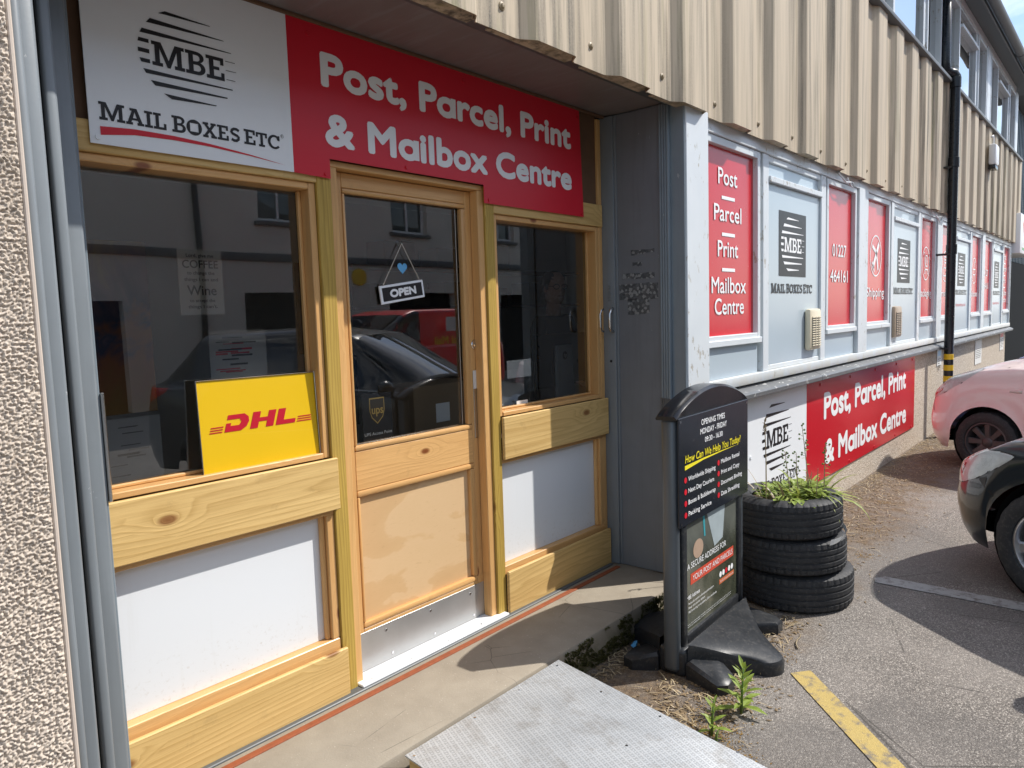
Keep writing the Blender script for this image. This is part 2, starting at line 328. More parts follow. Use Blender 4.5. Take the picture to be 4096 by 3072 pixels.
M['carglass'] = glass_mat('tinted_car_glass', (.10, .12, .13), 3.2, 0, .0)
M['lens'] = glass_mat('lamp_lens', (.86, .88, .88), 1.3, .03, 0)
def car_paint(name, col, metal=.25, rough=.32, cw0=1.0, dm=1.0):
    k = NT(name); p = k.pos(); fl = k.noise(p, 900, 2); c = k.mix(k.math('MULTIPLY', fl, .35), col, tuple(min(1, x * 1.5 + .01) for x in col))
    z = k.xyz(p)[2]; dirt = k.math('MULTIPLY', k.ramp(z, (.14, .42), (.42, 0.0)), k.ramp(k.noise(p, 9, 5, .65), (.35, .2), (.65, 1.0)))
    c = k.mix(k.math('MULTIPLY', dirt, dm), c, (.12, .092, .062)); cw = k.math('MULTIPLY_ADD', dirt, -cw0, cw0)
    return k.bsdf(c, rough, metal, None, cw, .5, coatr=.03)
M['pinkpaint'] = car_paint('pale_pink_metallic', (.80, .645, .635), .05)
M['blackpaint'] = car_paint('near_black_metallic', (.004, .0095, .015), .0, .3, .75, .6)
M['bluepaint'] = car_paint('blue_metallic', (.03, .10, .36), .4)
M['navypaint'] = car_paint('dark_navy_paint', (.006, .007, .012), .1, .25)
M['vanred'] = car_paint('post_red_paint', (.78, .014, .02), .0, .35)
M['silver'] = plain('silver_alloy', (.50, .50, .51), .32, .9, var=.08)
M['pinkalloy'] = plain('dusty_alloy', (.10, .085, .085), .45, .4, var=.1)
M['taillens'] = plain('red_lamp_lens', (.50, .01, .012), .12, var=.1, coat=.6)
M['lampsilver'] = plain('lamp_reflector_silver', (.74, .76, .77), .3, .15, var=.25, sc=30)
M['amber'] = plain('clear_indicator_lens', (.62, .58, .55), .12, .4, var=.1, coat=.6)
M['wheelwell'] = plain('black_arch_liner', (.010, .010, .010), .85, var=.2)
M['skin'] = plain('skin', (.48, .27, .20), .5, var=.06); M['hair'] = plain('brown_hair', (.06, .036, .022), .6, var=.3, sc=120)
M['polo'] = plain('black_polo_shirt', (.012, .013, .018), .8, var=.2)
M['room'] = plain('painted_room_wall', (.76, .75, .72), .8, var=.05, sc=3); M['floorin'] = plain('grey_vinyl_floor', (.30, .29, .28), .5, var=.1)
M['monitor'] = plain('silver_monitor_plastic', (.34, .35, .36), .4, var=.03)
M['render_b'] = plain('cream_rendered_wall', (.66, .63, .56), .85, var=.14, sc=2, bump=.003)
M['upvc'] = plain('white_window_plastic', (.74, .75, .76), .35, var=.03)

# ------------------------------------------------------------------ mesh helpers
WLOC = {}
class MB:
    def __init__(s): s.v = []; s.f = []; s.mi = []
    def add(s, vs, fs, mi=0):
        o = len(s.v); s.v += [tuple(v) for v in vs]; s.f += [tuple(i + o for i in f) for f in fs]; s.mi += [mi] * len(fs); return s
    def box(s, x0, x1, y0, y1, z0, z1, b=0, mi=0):
        if b <= 0:
            v = [(x, y, z) for x in (x0, x1) for y in (y0, y1) for z in (z0, z1)]
            return s.add(v, [(0, 1, 3, 2), (4, 6, 7, 5), (0, 4, 5, 1), (2, 3, 7, 6), (0, 2, 6, 4), (1, 5, 7, 3)], mi)
        b = min(b, (x1 - x0) * .45, (y1 - y0) * .45, (z1 - z0) * .45)
        bm = bmesh.new(); bmesh.ops.create_cube(bm, size=1)
        for v in bm.verts: v.co = ((x0 + x1) / 2 + v.co.x * (x1 - x0), (y0 + y1) / 2 + v.co.y * (y1 - y0), (z0 + z1) / 2 + v.co.z * (z1 - z0))
        bmesh.ops.bevel(bm, geom=bm.edges[:], offset=b, segments=2 if b > .004 else 1, affect='EDGES', profile=.5)
        bm.verts.index_update(); s.add([v.co[:] for v in bm.verts], [tuple(v.index for v in f.verts) for f in bm.faces], mi); bm.free(); return s
    def quad(s, a, b, c, d, mi=0): return s.add([a, b, c, d], [(0, 1, 2, 3)], mi)
    def prism(s, poly, lo, hi, axis=1, mi=0):
        """closed 2-D polygon (list of (a,b)) extruded along axis"""
        n = len(poly)
        def P(a, b, h): return (a, h, b) if axis == 1 else ((h, a, b) if axis == 0 else (a, b, h))
        v = [P(a, b, lo) for a, b in poly] + [P(a, b, hi) for a, b in poly]
        return s.add(v, [tuple(range(n)), tuple(range(2 * n - 1, n - 1, -1))] + [(i, i + n, (i + 1) % n + n, (i + 1) % n) for i in range(n)], mi)
    def tube(s, pts, r, n=10, cap=True, mi=0):
        pts = [Vector(p) for p in pts]; rs = r if isinstance(r, (list, tuple)) else [r] * len(pts); vs = []; prev = None
        for i, p in enumerate(pts):
            d = (pts[min(i + 1, len(pts) - 1)] - pts[max(i - 1, 0)]).normalized()
            if prev is None: prev = d.orthogonal().normalized()
            a = (prev - d * prev.dot(d)); a = a.normalized() if a.length > 1e-6 else d.orthogonal().normalized(); prev = a; b = d.cross(a)
            vs += [tuple(p + (a * math.cos(t) + b * math.sin(t)) * rs[i]) for t in [2 * math.pi * k / n for k in range(n)]]
        fs = [(i * n + k, i * n + (k + 1) % n, (i + 1) * n + (k + 1) % n, (i + 1) * n + k) for i in range(len(pts) - 1) for k in range(n)]
        if cap: fs += [tuple(range(n - 1, -1, -1)), tuple(range((len(pts) - 1) * n, len(pts) * n))]
        return s.add(vs, fs, mi)
    def lathe(s, prof, c, ax=(0, 0, 1), n=48, mi=0, fn=None, closed=False):
        c = Vector(c); ax = Vector(ax).normalized(); a = ax.orthogonal().normalized(); b = ax.cross(a); vs = []
        for k in range(n):
            t = 2 * math.pi * k / n
            for j, (r, h) in enumerate(prof):
                if fn: r = fn(r, h, k, j)
                vs.append(tuple(c + (a * math.cos(t) + b * math.sin(t)) * r + ax * h))
        q = len(prof); jj = q if closed else q - 1
        return s.add(vs, [(k * q + j, ((k + 1) % n) * q + j, ((k + 1) % n) * q + (j + 1) % q, k * q + (j + 1) % q) for k in range(n) for j in range(jj)], mi)
    def disc(s, c, r, ax, n=20, th=.002, mi=0):
        return s.lathe([(0.0001, th), (r * .96, th), (r, th * .6), (r, 0)], c, ax, n, mi)
    def tf(s, mx): s.v = [tuple(mx @ Vector(v)) for v in s.v]; return s
    def build(s, name, mat, parent=None, smooth=False, auto=None):
        v = np.array(s.v, dtype=float); lo, hi = v.min(0), v.max(0); c = (lo + hi) / 2
        if parent is None: c = np.array([c[0], c[1], lo[2]])
        me = bpy.data.meshes.new(name); me.from_pydata((v - c).tolist(), [], s.f)
        for mt in (mat if isinstance(mat, (list, tuple)) else [mat]): me.materials.append(M[mt] if isinstance(mt, str) else mt)
        if any(s.mi): me.polygons.foreach_set('material_index', s.mi)
        if smooth: me.polygons.foreach_set('use_smooth', [True] * len(me.polygons))
        bm = bmesh.new(); bm.from_mesh(me); bmesh.ops.recalc_face_normals(bm, faces=bm.faces); bm.to_mesh(me); bm.free()
        if auto is not None:
            me.polygons.foreach_set('use_smooth', [True] * len(me.polygons)); me.set_sharp_from_angle(angle=R(auto))
        me.update()
        o = bpy.data.objects.new(name, me); COL.objects.link(o); put(o, Vector(c), parent); return o
def put(o, wl, parent):
    WLOC[o.name] = Vector(wl)
    if parent is not None: o.parent = parent; o.location = Vector(wl) - WLOC[parent.name]
    else: o.location = wl
def tag(o, label, cat, group=None, kind=None):
    if label: o['label'] = label
    if cat: o['category'] = cat
    if group: o['group'] = group
    if kind: o['kind'] = kind
    return o
def thing(name, label, cat, loc, group=None):
    o = bpy.data.objects.new(name, None); o.empty_display_size = .1; COL.objects.link(o); put(o, Vector(loc), None); return tag(o, label, cat, group)
def struct(o): o['kind'] = 'structure'; return o
def bx(name, mat, parent, x0, x1, y0, y1, z0, z1, b=.002): return MB().box(min(x0, x1), max(x0, x1), min(y0, y1), max(y0, y1), min(z0, z1), max(z0, z1), b).build(name, mat, parent, auto=40 if b > .004 else None)
def share(o, parent, dx=0, dy=0, dz=0):
    c = o.copy(); COL.objects.link(c); put(c, WLOC[o.name] + Vector((dx, dy, dz)), parent); return c

# ------------------------------------------------------------------ lettering
FR = lambda o, ux, uz: (Vector(o), Vector(ux).normalized(), Vector(uz).normalized())
def facade(y): return FR((0, y, 0), (1, 0, 0), (0, 0, 1))
_capH = {}
def text_poly(s, bold=0.0, shear=0.0, spacing=1.0):
    cu = bpy.data.curves.new('tmp_text', 'FONT'); cu.body = s; cu.size = 1; cu.shear = shear; cu.space_character = spacing; cu.fill_mode = 'FRONT'; cu.resolution_u = 4
    ob = bpy.data.objects.new('tmp_text', cu); COL.objects.link(ob)
    dg = bpy.context.evaluated_depsgraph_get(); me = bpy.data.meshes.new_from_object(ob.evaluated_get(dg))
    v = np.array([x.co[:] for x in me.vertices]); f = [tuple(p.vertices) for p in me.polygons]
    bpy.data.objects.remove(ob); bpy.data.curves.remove(cu); bpy.data.meshes.remove(me); return v, f
def lay(mb, v2, f, fr, off=0.0, mi=0):
    o, ux, uz = fr; nrm = ux.cross(uz)        # faces the reader
    mb.add([o + ux * float(a) + uz * float(b) + nrm * off for a, b in v2], f, mi)
def text(mb, s, fr, x0, x1, zb, cap, bold=.02, shear=0, off=.0015, spacing=1.0, mi=0, geo=False):
    """text from x0 to x1 on baseline zb with capital height cap; x1=None keeps the natural width"""
    stems = []
    if geo:                                   # geometric one-storey a: a round bowl with a straight stem
        s2 = s.replace('a', 'o'); stems = [text_poly(s2[:i + 1], bold, shear, spacing)[0][:, 0].max() for i, ch in enumerate(s) if ch == 'a']; s = s2
    v, f = text_poly(s, bold, shear, spacing); vm = v[:, 0].min(); hv = _capH.setdefault(bold, None)
    if hv is None: h = text_poly('H', bold)[0]; hv = _capH[bold] = (h[:, 1].min() - bold, h[:, 1].max() + bold)
    sy = cap / (hv[1] - hv[0]); sx = sy if x1 is None else (x1 - x0) / (v[:, 0].max() - v[:, 0].min())
    b = bold * sy; W0 = (v[:, 0].max() - vm) * sx; ks = max(.1, 1 - 2 * b / max(1e-6, W0))
    for r in stems:
        xr = x0 + b + (r - vm) * sx * ks; xl = xr - .075 * sx * ks; z0_, z1_ = zb - hv[0] * sy - b * .3, zb + (.452 - hv[0]) * sy + b
        lay(mb, [(xl - b, z0_), (xr + b, z0_), (xr + b, z1_), (xl - b, z1_)], [(0, 1, 2, 3)], fr, off + .0013, mi)
    a = np.c_[(v[:, 0] - v[:, 0].min()) * sx + x0, (v[:, 1] - hv[0]) * sy + zb]
    a[:, 0] = x0 + b + (a[:, 0] - x0) * max(.1, 1 - 2 * b / max(1e-6, a[:, 0].max() - x0))
    sh = [(0, 0)] if b < 1e-5 else [(0, 0), (b, 0), (-b, 0), (0, b), (0, -b), (b * .7, b * .7), (-b * .7, b * .7), (b * .7, -b * .7), (-b * .7, -b * .7)]
    for i, (p, q) in enumerate(sh): lay(mb, a + np.array([p, q]), f, fr, off + i * .00012, mi)
    return mb
def ctext(mb, s, fr, xc, zb, cap, bold=.02, w=None, **k):
    v, _ = text_poly(s, bold, k.get('shear', 0), k.get('spacing', 1.0)); h = text_poly('H', bold)[0]; ww = w if w else (v[:, 0].max() - v[:, 0].min()) * cap / (h[:, 1].max() - h[:, 1].min())
    return text(mb, s, fr, xc - ww / 2, xc + ww / 2, zb, cap, bold, **k)
def arc(cx, cy, rx, ry, a0, a1, n=14): return [(cx + rx * math.cos(R(a0 + (a1 - a0) * i / n)), cy + ry * math.sin(R(a0 + (a1 - a0) * i / n))) for i in range(n + 1)]
def slab(ch):
    """slab-serif capitals on a unit cap height: (loops, width)"""
    t, s = .19, .15
    if ch == 'I': return [[(0, 0), (.46, 0), (.46, s), (.33, s), (.33, 1 - s), (.46, 1 - s), (.46, 1), (0, 1), (0, 1 - s), (.13, 1 - s), (.13, s), (0, s)]], .46
    if ch == 'L': return [[(0, 0), (.76, 0), (.76, .38), (.61, .38), (.61, s), (.33, s), (.33, 1 - s), (.46, 1 - s), (.46, 1), (0, 1), (0, 1 - s), (.13, 1 - s), (.13, s), (0, s)]], .76
    if ch == 'E': return [[(0, 0), (.80, 0), (.80, .34), (.65, .34), (.65, s), (.33, s), (.33, .43), (.58, .43), (.58, .57), (.33, .57), (.33, 1 - s), (.63, 1 - s), (.63, .68), (.78, .68), (.78, 1), (0, 1), (0, 1 - s), (.13, 1 - s), (.13, s), (0, s)]], .80
    if ch == 'T': return [[(.2, 0), (.66, 0), (.66, s), (.53, s), (.53, 1 - s), (.71, 1 - s), (.71, .66), (.86, .66), (.86, 1), (0, 1), (0, .66), (.15, .66), (.15, 1 - s), (.33, 1 - s), (.33, s), (.2, s)]], .86
    if ch == 'M': return [[(0, 0), (.42, 0), (.42, s), (.31, s), (.31, .74), (.60, .0), (.72, .0), (1.01, .74), (1.01, s), (.90, s), (.90, 0), (1.32, 0), (1.32, s), (1.20, s), (1.20, 1 - s), (1.32, 1 - s), (1.32, 1), (.94, 1), (.66, .30), (.38, 1), (0, 1), (0, 1 - s), (.12, 1 - s), (.12, s), (0, s)]], 1.32
    if ch == 'A': return [[(0, 0), (.38, 0), (.38, s), (.30, s), (.35, .28), (.67, .28), (.72, s), (.64, s), (.64, 0), (1.02, 0), (1.02, s), (.93, s), (.64, 1), (.24, 1), (.24, 1 - s), (.36, 1 - s), (.09, s), (0, s)], [(.40, .41), (.51, .78), (.62, .41)]], 1.02
    if ch == 'X': return [[(0, 0), (.38, 0), (.38, s), (.30, s), (.47, .37), (.64, s), (.56, s), (.56, 0), (.96, 0), (.96, s), (.87, s), (.60, .51), (.84, 1 - s), (.93, 1 - s), (.93, 1), (.56, 1), (.56, 1 - s), (.62, 1 - s), (.48, .66), (.33, 1 - s), (.40, 1 - s), (.40, 1), (.02, 1), (.02, 1 - s), (.11, 1 - s), (.36, .51), (.09, s), (0, s)]], .96
    if ch == 'B':
        o = [(0, 0)] + arc(.50, .285, .34, .285, -90, 70, 10) + arc(.47, .755, .32, .245, -60, 90, 10) + [(0, 1), (0, 1 - s), (.13, 1 - s), (.13, s), (0, s)]
        return [o, [(.33, s)] + arc(.50, .29, .15, .14, -90, 90, 8) + [(.33, .43)], [(.33, .57)] + arc(.47, .715, .14, .135, -90, 90, 8) + [(.33, .85)]], .84
    if ch == 'O': return [arc(.52, .5, .52, .52, 0, 348, 29), [(.24, .22), (.80, .22), (.80, .78), (.24, .78)]], 1.04
    if ch == 'C': return [[(.94, .62), (.94, .98), (.80, .98), (.79, .90)] + arc(.52, .5, .52, .52, 58, 320, 26) + [(.80, .27)] + arc(.53, .5, .32, .36, 312, 62, 22)[0:] + [(.78, .62)]], .95
    if ch == 'S':
        c = [(.72, .80), (.55, .90), (.36, .90), (.20, .80), (.17, .68), (.25, .57), (.42, .51), (.58, .45), (.68, .36), (.66, .22), (.52, .11), (.34, .10), (.16, .18)]
        L_, R_ = [], []
        for i, p in enumerate(c):
            a = c[max(0, i - 1)]; b = c[min(len(c) - 1, i + 1)]; d = Vector((b[0] - a[0], b[1] - a[1])).normalized(); L_.append((p[0] - d.y * .095, p[1] + d.x * .095)); R_.append((p[0] + d.y * .095, p[1] - d.x * .095))
        return [L_ + R_[::-1]], .80
def slab_word(mb, s, fr, x0, x1, zb, cap, off=.0015, small=.95, gap=.05, mi=0):
    items = []; x = 0; first = True
    for ch in s:
        if ch == ' ': x += .24; first = True; continue
        lp, w = slab(ch); k = 1.0 if first else small
        items.append((lp, x, k)); x += w * k + gap; first = False
    sx = (x1 - x0) / (x - gap)
    for lp, xo, k in items:
        pts = [[Vector((x0 + (xo + a * k) * sx, zb + b * k * cap, 0)) for a, b in l] for l in lp]
        fl = [p for l in pts for p in l]; tri = geometry.tessellate_polygon(pts); lay(mb, [(p.x, p.y) for p in fl], [tuple(t) for t in tri], fr, off, mi)
    return mb
LOGO = [[(-.215, .417), (.234, .398), (.249, .392), (-.281, .382)], [(-.365, .313), (.375, .288), (.387, .282), (-.406, .266)], [(-.45, .201), (.453, .182), (.459, .176), (-.472, .157)],
 [(-.487, .107), (-.393, .107), (-.393, .071), (-.497, .071)], [(-.5, .013), (-.393, .013), (-.393, -.026), (-.5, -.026)], [(-.491, -.081), (-.393, -.081), (-.393, -.118), (-.478, -.118)],
 [(.384, .089), (.491, .089), (.491, .083), (.384, .083)], [(.384, -.004), (.5, -.004), (.5, -.010), (.384, -.010)], [(.387, -.096), (.484, -.096), (.484, -.102), (.387, -.102)],
 [(-.462, -.176), (.45, -.191), (.447, -.201), (-.44, -.216)], [(-.4, -.273), (.387, -.285), (.381, -.298), (-.359, -.317)], [(-.281, -.376), (.262, -.389), (.249, -.398), (-.208, -.417)]]
def logo(mb, fr, xc, zc, W, off=.0015, H=None, mi=0):
    """striped globe of tapering bars broken by the slab-serif initials"""
    hz = (H / .834) if H else W
    for q in LOGO: lay(mb, [(xc + a * W, zc + b * hz) for a, b in q], [(0, 3, 2, 1)], fr, off, mi)
    slab_word(mb, 'MBE', fr, xc - .371 * W, xc + .367 * W, zc - .123 * hz, .228 * hz, off, 1.0, .045, mi); return mb
def flat(mb, fr, poly, off=.001, mi=0):
    pts = [Vector((a, b, 0)) for a, b in poly]; tri = geometry.tessellate_polygon([pts]); lay(mb, poly, [tuple(t) for t in tri], fr, off, mi); return mb
def ring2d(mb, fr, xc, zc, rx, rz, w, off=.0012, n=36, mi=0):
    v = [(xc + rx * math.cos(t), zc + rz * math.sin(t)) for t in np.linspace(0, 2 * math.pi, n, False)] + [(xc + (rx - w) * math.cos(t), zc + (rz - w) * math.sin(t)) for t in np.linspace(0, 2 * math.pi, n, False)]
    lay(mb, v, [(i, (i + 1) % n, n + (i + 1) % n, n + i) for i in range(n)], fr, off, mi); return mb
def bar2d(mb, fr, p, q, w, off=.0012, mi=0):
    p, q = Vector(p), Vector(q); d = (q - p).normalized(); n = Vector((-d.y, d.x)) * w / 2
    lay(mb, [tuple(p + n), tuple(p - n), tuple(q - n), tuple(q + n)], [(0, 1, 2, 3)], fr, off, mi); return mb

# ================================================================== SETTING
def grid_plane(x0, x1, y0, y1, z): return MB().quad((x0, y0, z), (x1, y0, z), (x1, y1, z), (x0, y1, z))
struct(grid_plane(-140, 160, -150, 150, 0).build('ground', 'asphalt'))
struct(MB().box(.2, 3.70, -.49, .09, -.05, .16, .018).build('concrete_step', 'concrete', auto=40))
struct(MB().quad((3.165, -1.228, .004), (3.243, -1.290, .004), (2.50, -2.02, .004), (2.42, -1.96, .004)).build('yellow_line_marking', 'liney'))
struct(MB().add([(4.55, -1.225, .004), (4.62, -1.205, .004), (4.68, -1.25, .004), (4.72, -5.2, .004), (4.60, -5.2, .004)], [(0, 1, 2, 3, 4)]).build('white_line_marking', 'linew'))
track = MB().box(.8, 3.52, -.108, -.078, .150, .166, .003).build('floor_track', 'rust'); struct(track)
struct(MB().box(.8, 3.53, -.052, .0, .155, .168, .003).build('mortar_bed', 'darkgrey'))

# ------------------------------------------------------------------ the long building
B = thing('shop_building', 'long two-storey building with beige corrugated cladding over red and white windows', 'building', (8, -.2, 0))
# left roughcast pier: real lumps near the camera
def roughcast(x0, x1, z0, z1, y, st, amp):
    nx, nz_ = int((x1 - x0) / st), int((z1 - z0) / st); mb = MB(); vs = []
    for j in range(nz_ + 1):
        for i in range(nx + 1):
            x, z = x0 + (x1 - x0) * i / nx, z0 + (z1 - z0) * j / nz_
            a = mnoise.noise((x * 190, 3.1, z * 190)); b = mnoise.noise((x * 340, 9.7, z * 340)); c = mnoise.noise((x * 22, 5, z * 22))
            h = max(0, .5 + a * 1.15 + b * .5 + c * .25) if i < nx else .2
            vs.append((x, y - amp * min(h, 1.25), z))
    mb.add(vs, [(j * (nx + 1) + i, j * (nx + 1) + i + 1, (j + 1) * (nx + 1) + i + 1, (j + 1) * (nx + 1) + i) for j in range(nz_) for i in range(nx)]); return mb
roughcast(.28, .5325, .3, 2.74, -.492, .0023, .0075).build('roughcast_face', 'pier', B, smooth=True)
bx('plaster_edge', 'plaster', B, .533, .5435, -.4975, -.30, 0, 2.74, .003)
bx('pier', 'pier', B, -1.4, .5325, -.488, .12, 0, 2.74, .002)
# low wall and sills
bx('low_wall', 'pebble', B, 3.60, 16.56, -.42, -.25, -.02, 1.10, .004)
for i in range(6):
    a = 3.56 + i * 2.18; b = a + 2.172
    MB().prism([(-.36, 1.10), (-.535, 1.085), (-.538, 1.112), (-.53, 1.125), (-.44, 1.165), (-.36, 1.172)], a, min(b, 16.62), axis=0).build('sill_slab', 'slate', B, auto=30)
# corner post and bay posts
bx('corner_post', 'whitepaint', B, 3.600, 3.862, -.512, -.34, 1.10, 2.735, .004)
bx('corner_wall', 'grey', B, 3.590, 3.90, -.50, -.20, .0, 1.099, .004)
bx('reveal_lining', 'grey', B, 3.588, 3.5995, -.505, .10, .16, 2.82, .002); bx('corner_head', 'darkgrey', B, 3.6, 3.87, -.505, .1, 2.737, 2.82, .002)
X0, PITCH, NB = 3.938, 3.222, 4
YF = -.468     # front of the window joinery
bx('sub_sill', 'whitepaint', B, 3.863, 16.55, -.492, -.37, 1.167, 1.228, .005)
bx('head_rail', 'whitepaint', B, 3.863, 16.55, -.480, -.37, 2.652, 2.74, .004)
bx('inner_wall', 'brick_dark', B, 3.70, 16.55, -.35, -.30, .0, 2.74, 0)
def win_frame(mb, x0, x1, z0, z1, w=.035, y0=YF, y1=-.40, b=.003):
    mb.box(x0, x0 + w, y0, y1, z0, z1, b); mb.box(x1 - w, x1, y0, y1, z0, z1, b); mb.box(x0 + w, x1 - w, y0, y1, z0, z0 + w, b); mb.box(x0 + w, x1 - w, y0, y1, z1 - w, z1, b); return mb
def letters(parent, fn, mat='white', name='lettering'):
    mb = MB(); fn(mb); return mb.build(name, mat, parent)
FV = facade(-.4375); FB = facade(-.4575)
def red_window(x0, x1, kind, word=None):
    mb = win_frame(MB(), x0 - .045, x1 + .075, 1.445, 2.65, .045); mb.box(x0 - .045, x1 + .075, YF - .012, -.40, 1.425, 1.462, .003)
    w = mb.build('window', 'whitepaint', B)
    bx('red_panel', 'vinylred', w, x0, x1 + .03, -.436, -.415, 1.49, 2.606, .001)
    bx('lower_panel', 'vinylblue', w, x0 - .03, x1 + .06, -.452, -.415, 1.229, 1.424, .002)
    xc = (x0 + x1) / 2 + .035
    mb = MB()
    if kind == 'list':
        for s, a, b, z in (('Post', .20, .47, 2.394), ('Parcel', .142, .53, 2.178), ('Print', .19, .48, 1.965), ('Mailbox', .104, .597, 1.746), ('Centre', .145, .565, 1.617)):
            t_ = MB(); text(t_, s, FV, x0 + a, x0 + b, z, .097, .012); t_.build('lettering', 'white', w)
        for z in (2.318, 2.100, 1.888): t_ = MB(); bar2d(t_, FV, (x0 + .25, z), (x0 + .435, z), .02); t_.build('dash', 'white', w)
    elif kind == 'phone':
        ctext(mb, '01227', FV, xc, 2.055, .10, .012); t_ = MB(); ctext(t_, '464161', FV, xc, 1.845, .10, .012, w=.46); t_.build('lettering', 'white', w)
    else:
        zc = 2.108; ring2d(mb, FV, xc, zc, .195, .195, .013)
        if kind == 'plane':
            for p, q, w_ in (((-.10, -.12), (.10, .12), .05), ((.02, .03), (-.12, .09), .035), ((.02, .03), (.08, -.13), .035), ((-.08, -.1), (-.13, -.06), .022), ((-.08, -.1), (-.05, -.15), .022)): bar2d(mb, FV, (xc + p[0], zc + p[1]), (xc + q[0], zc + q[1]), w_)
        elif kind == 'trolley':
            for p, q in (((-.11, .12), (-.07, .12)), ((-.07, .12), (-.04, -.07)), ((-.06, -.07), (.11, -.07)), ((-.02, .09), (.08, .09)), ((-.02, -.03), (.08, -.03)), ((-.02, -.03), (-.02, .09)), ((.08, -.03), (.08, .09)), ((.03, .06), (.03, .0))): bar2d(mb, FV, (xc + p[0], zc + p[1]), (xc + q[0], zc + q[1]), .014)
            for a in (-.05, .09): ring2d(mb, FV, xc + a, zc - .10, .025, .025, .01)
        elif kind == 'printer':
            for p, q in (((-.08, .12), (.08, .12)), ((-.08, .12), (-.08, -.02)), ((.08, .12), (.08, -.02)), ((-.11, -.02), (.11, -.02)), ((-.11, -.02), (-.11, -.12)), ((.11, -.02), (.11, -.12)), ((-.11, -.12), (.11, -.12)), ((-.05, .08), (.05, .08)), ((-.05, .045), (.05, .045)), ((.04, -.07), (.08, -.07))): bar2d(mb, FV, (xc + p[0], zc + p[1]), (xc + q[0], zc + q[1]), .014)
        else:
            for p, q in (((-.10, .02), (.10, .02)), ((-.10, .02), (-.10, -.06)), ((.10, .02), (.10, -.06)), ((-.10, -.06), (.10, -.06)), ((0, -.06), (0, -.14)), ((.03, .06), (.03, .13)), ((.03, .13), (.07, .13))): bar2d(mb, FV, (xc + p[0], zc + p[1]), (xc + q[0], zc + q[1]), .016)
        t_ = MB(); ctext(t_, word, FV, xc, 1.724, .085, .008, w=min(.6, .075 * len(word))); t_.build('lettering', 'white', w)
    if mb.v: mb.build('lettering' if kind == 'phone' else 'icon', 'white', w)
    return w
def blue_window(x0, x1, url=False):
    mb = MB().box(x0 - .11, x0 - .012, YF - .005, -.40, 1.229, 2.651, .004); mb.box(x1 + .012, x1 + .12, YF - .005, -.40, 1.229, 2.651, .004)
    mb.box(x0 - .0115, x1 + .0115, YF + .004, -.40, 2.612, 2.651, .003); mb.box(x0 - .0115, x1 + .0115, YF - .018, -.40, 2.478, 2.518, .005); mb.box(x0 - .0115, x1 + .0115, YF + .006, -.40, 1.229, 1.262, .004)
    w = mb.build('window', 'whitepaint', B)
    bx('panel', 'vinylblue', w, x0 - .011, x1 + .011, -.456, -.43, 1.263, 2.477, .001); bx('transom_light', 'vinylblue', w, x0 - .011, x1 + .011, -.446, -.42, 2.519, 2.611, .001)
    xc = x0 + .472
    blk = MB(); flat(blk, FB, [(xc - .267, 1.867), (xc + .267, 1.867), (xc + .267, 2.317), (xc - .267, 2.317)], 0); blk = blk.build('logo_block', 'black', w)
    lg = MB(); logo(lg, FB, xc, 2.092, .46, .0012, H=.375); lg.build('logo', 'white', w)
    wd = MB(); slab_word(wd, 'MAIL BOXES ETC', FB, xc - .405, xc + .405, 1.749, .067); wd.build('wordmark', 'black', w)
    if url: t = MB(); ctext(t, 'mbecanterbury.co.uk', FB, xc, 1.59, .045, .0, w=.72); t.build('web_address', 'red', w)
    return w
plan = [('list', None, 0, 'phone', None), ('plane', 'Shipping', 0, 'trolley', 'Packaging'), ('printer', 'Printing', 1, 'mail', 'Mailboxes'), ('phone', None, 1, 'list', None)]
for i, (ka, wa, url, kb, wb) in enumerate(plan):
    x = X0 + i * PITCH
    red_window(x, x + .69, ka, wa); blue_window(x + .905, x + 1.925, url); red_window(x + 2.13, x + 2.80, kb, wb)
    if i < NB - 1: bx('bay_post', 'whitepaint', B, x + 2.90, x + 3.175, YF - .014, -.36, 1.229, 2.74, .004)
    else: bx('end_post', 'whitepaint', B, x + 2.90, 16.55, YF - .012, -.36, 1.229, 2.74, .004)
# cladding: one sheet per rib, shared mesh
ZB, ZT, YR, YV = 2.712, 4.222, -.555, -.508
def rib():
    p = [(0, YV), (.222, YV), (.236, YV - .004), (.292, YR + .004), (.306, YR), (.545, YR), (.556, YR + .004), (.590, YV - .004), (.60, YV)]
    t = .006; n = len(p); vs = []
    for z in (ZB, ZT):
        vs += [(3.806 + a, y, z) for a, y in p] + [(3.806 + a, y + t, z) for a, y in p]
    m2 = 2 * n; fs = []
    for i in range(n - 1):
        fs += [(i, i + 1, m2 + i + 1, m2 + i), (n + i + 1, n + i, m2 + n + i, m2 + n + i + 1), (i + 1, i, n + i, n + i + 1), (m2 + i, m2 + i + 1, m2 + n + i + 1, m2 + n + i)]
    return MB().add(vs, fs).build('cladding_sheet', 'clad', B)
rib0 = rib()
for k in range(-9, 22):
    if k: share(rib0, B, dx=.6 * k, dz=random.uniform(-.004, .004), dy=random.uniform(-.001, .001))
clo0 = MB().prism([(3.806 + a, y) for a, y in ((.10, YV + .05), (.10, YV + .007), (.226, YV + .007), (.240, YV + .003), (.296, YR + .011), (.306, YR + .0075), (.543, YR + .0075), (.552, YR + .011), (.586, YV + .004), (.60, YV + .007), (.60, YV + .05))], ZB + .010, ZB + .016, axis=2).build('foam_closure', 'clad', B)
for k in range(-9, 22):
    if k: share(clo0, B, dx=.6 * k)
bolt0 = MB().lathe([(.0001, .012), (.008, .011), (.010, .006), (.016, .003), (.017, 0)], (3.95, YV, ZB + .085), (0, -1, 0), 12).build('bolt', 'drystem', B, auto=40)
for k in range(-7, 14):
    if k: share(bolt0, B, dx=.6 * k + random.uniform(-.02, .02), dz=random.uniform(-.01, .02))
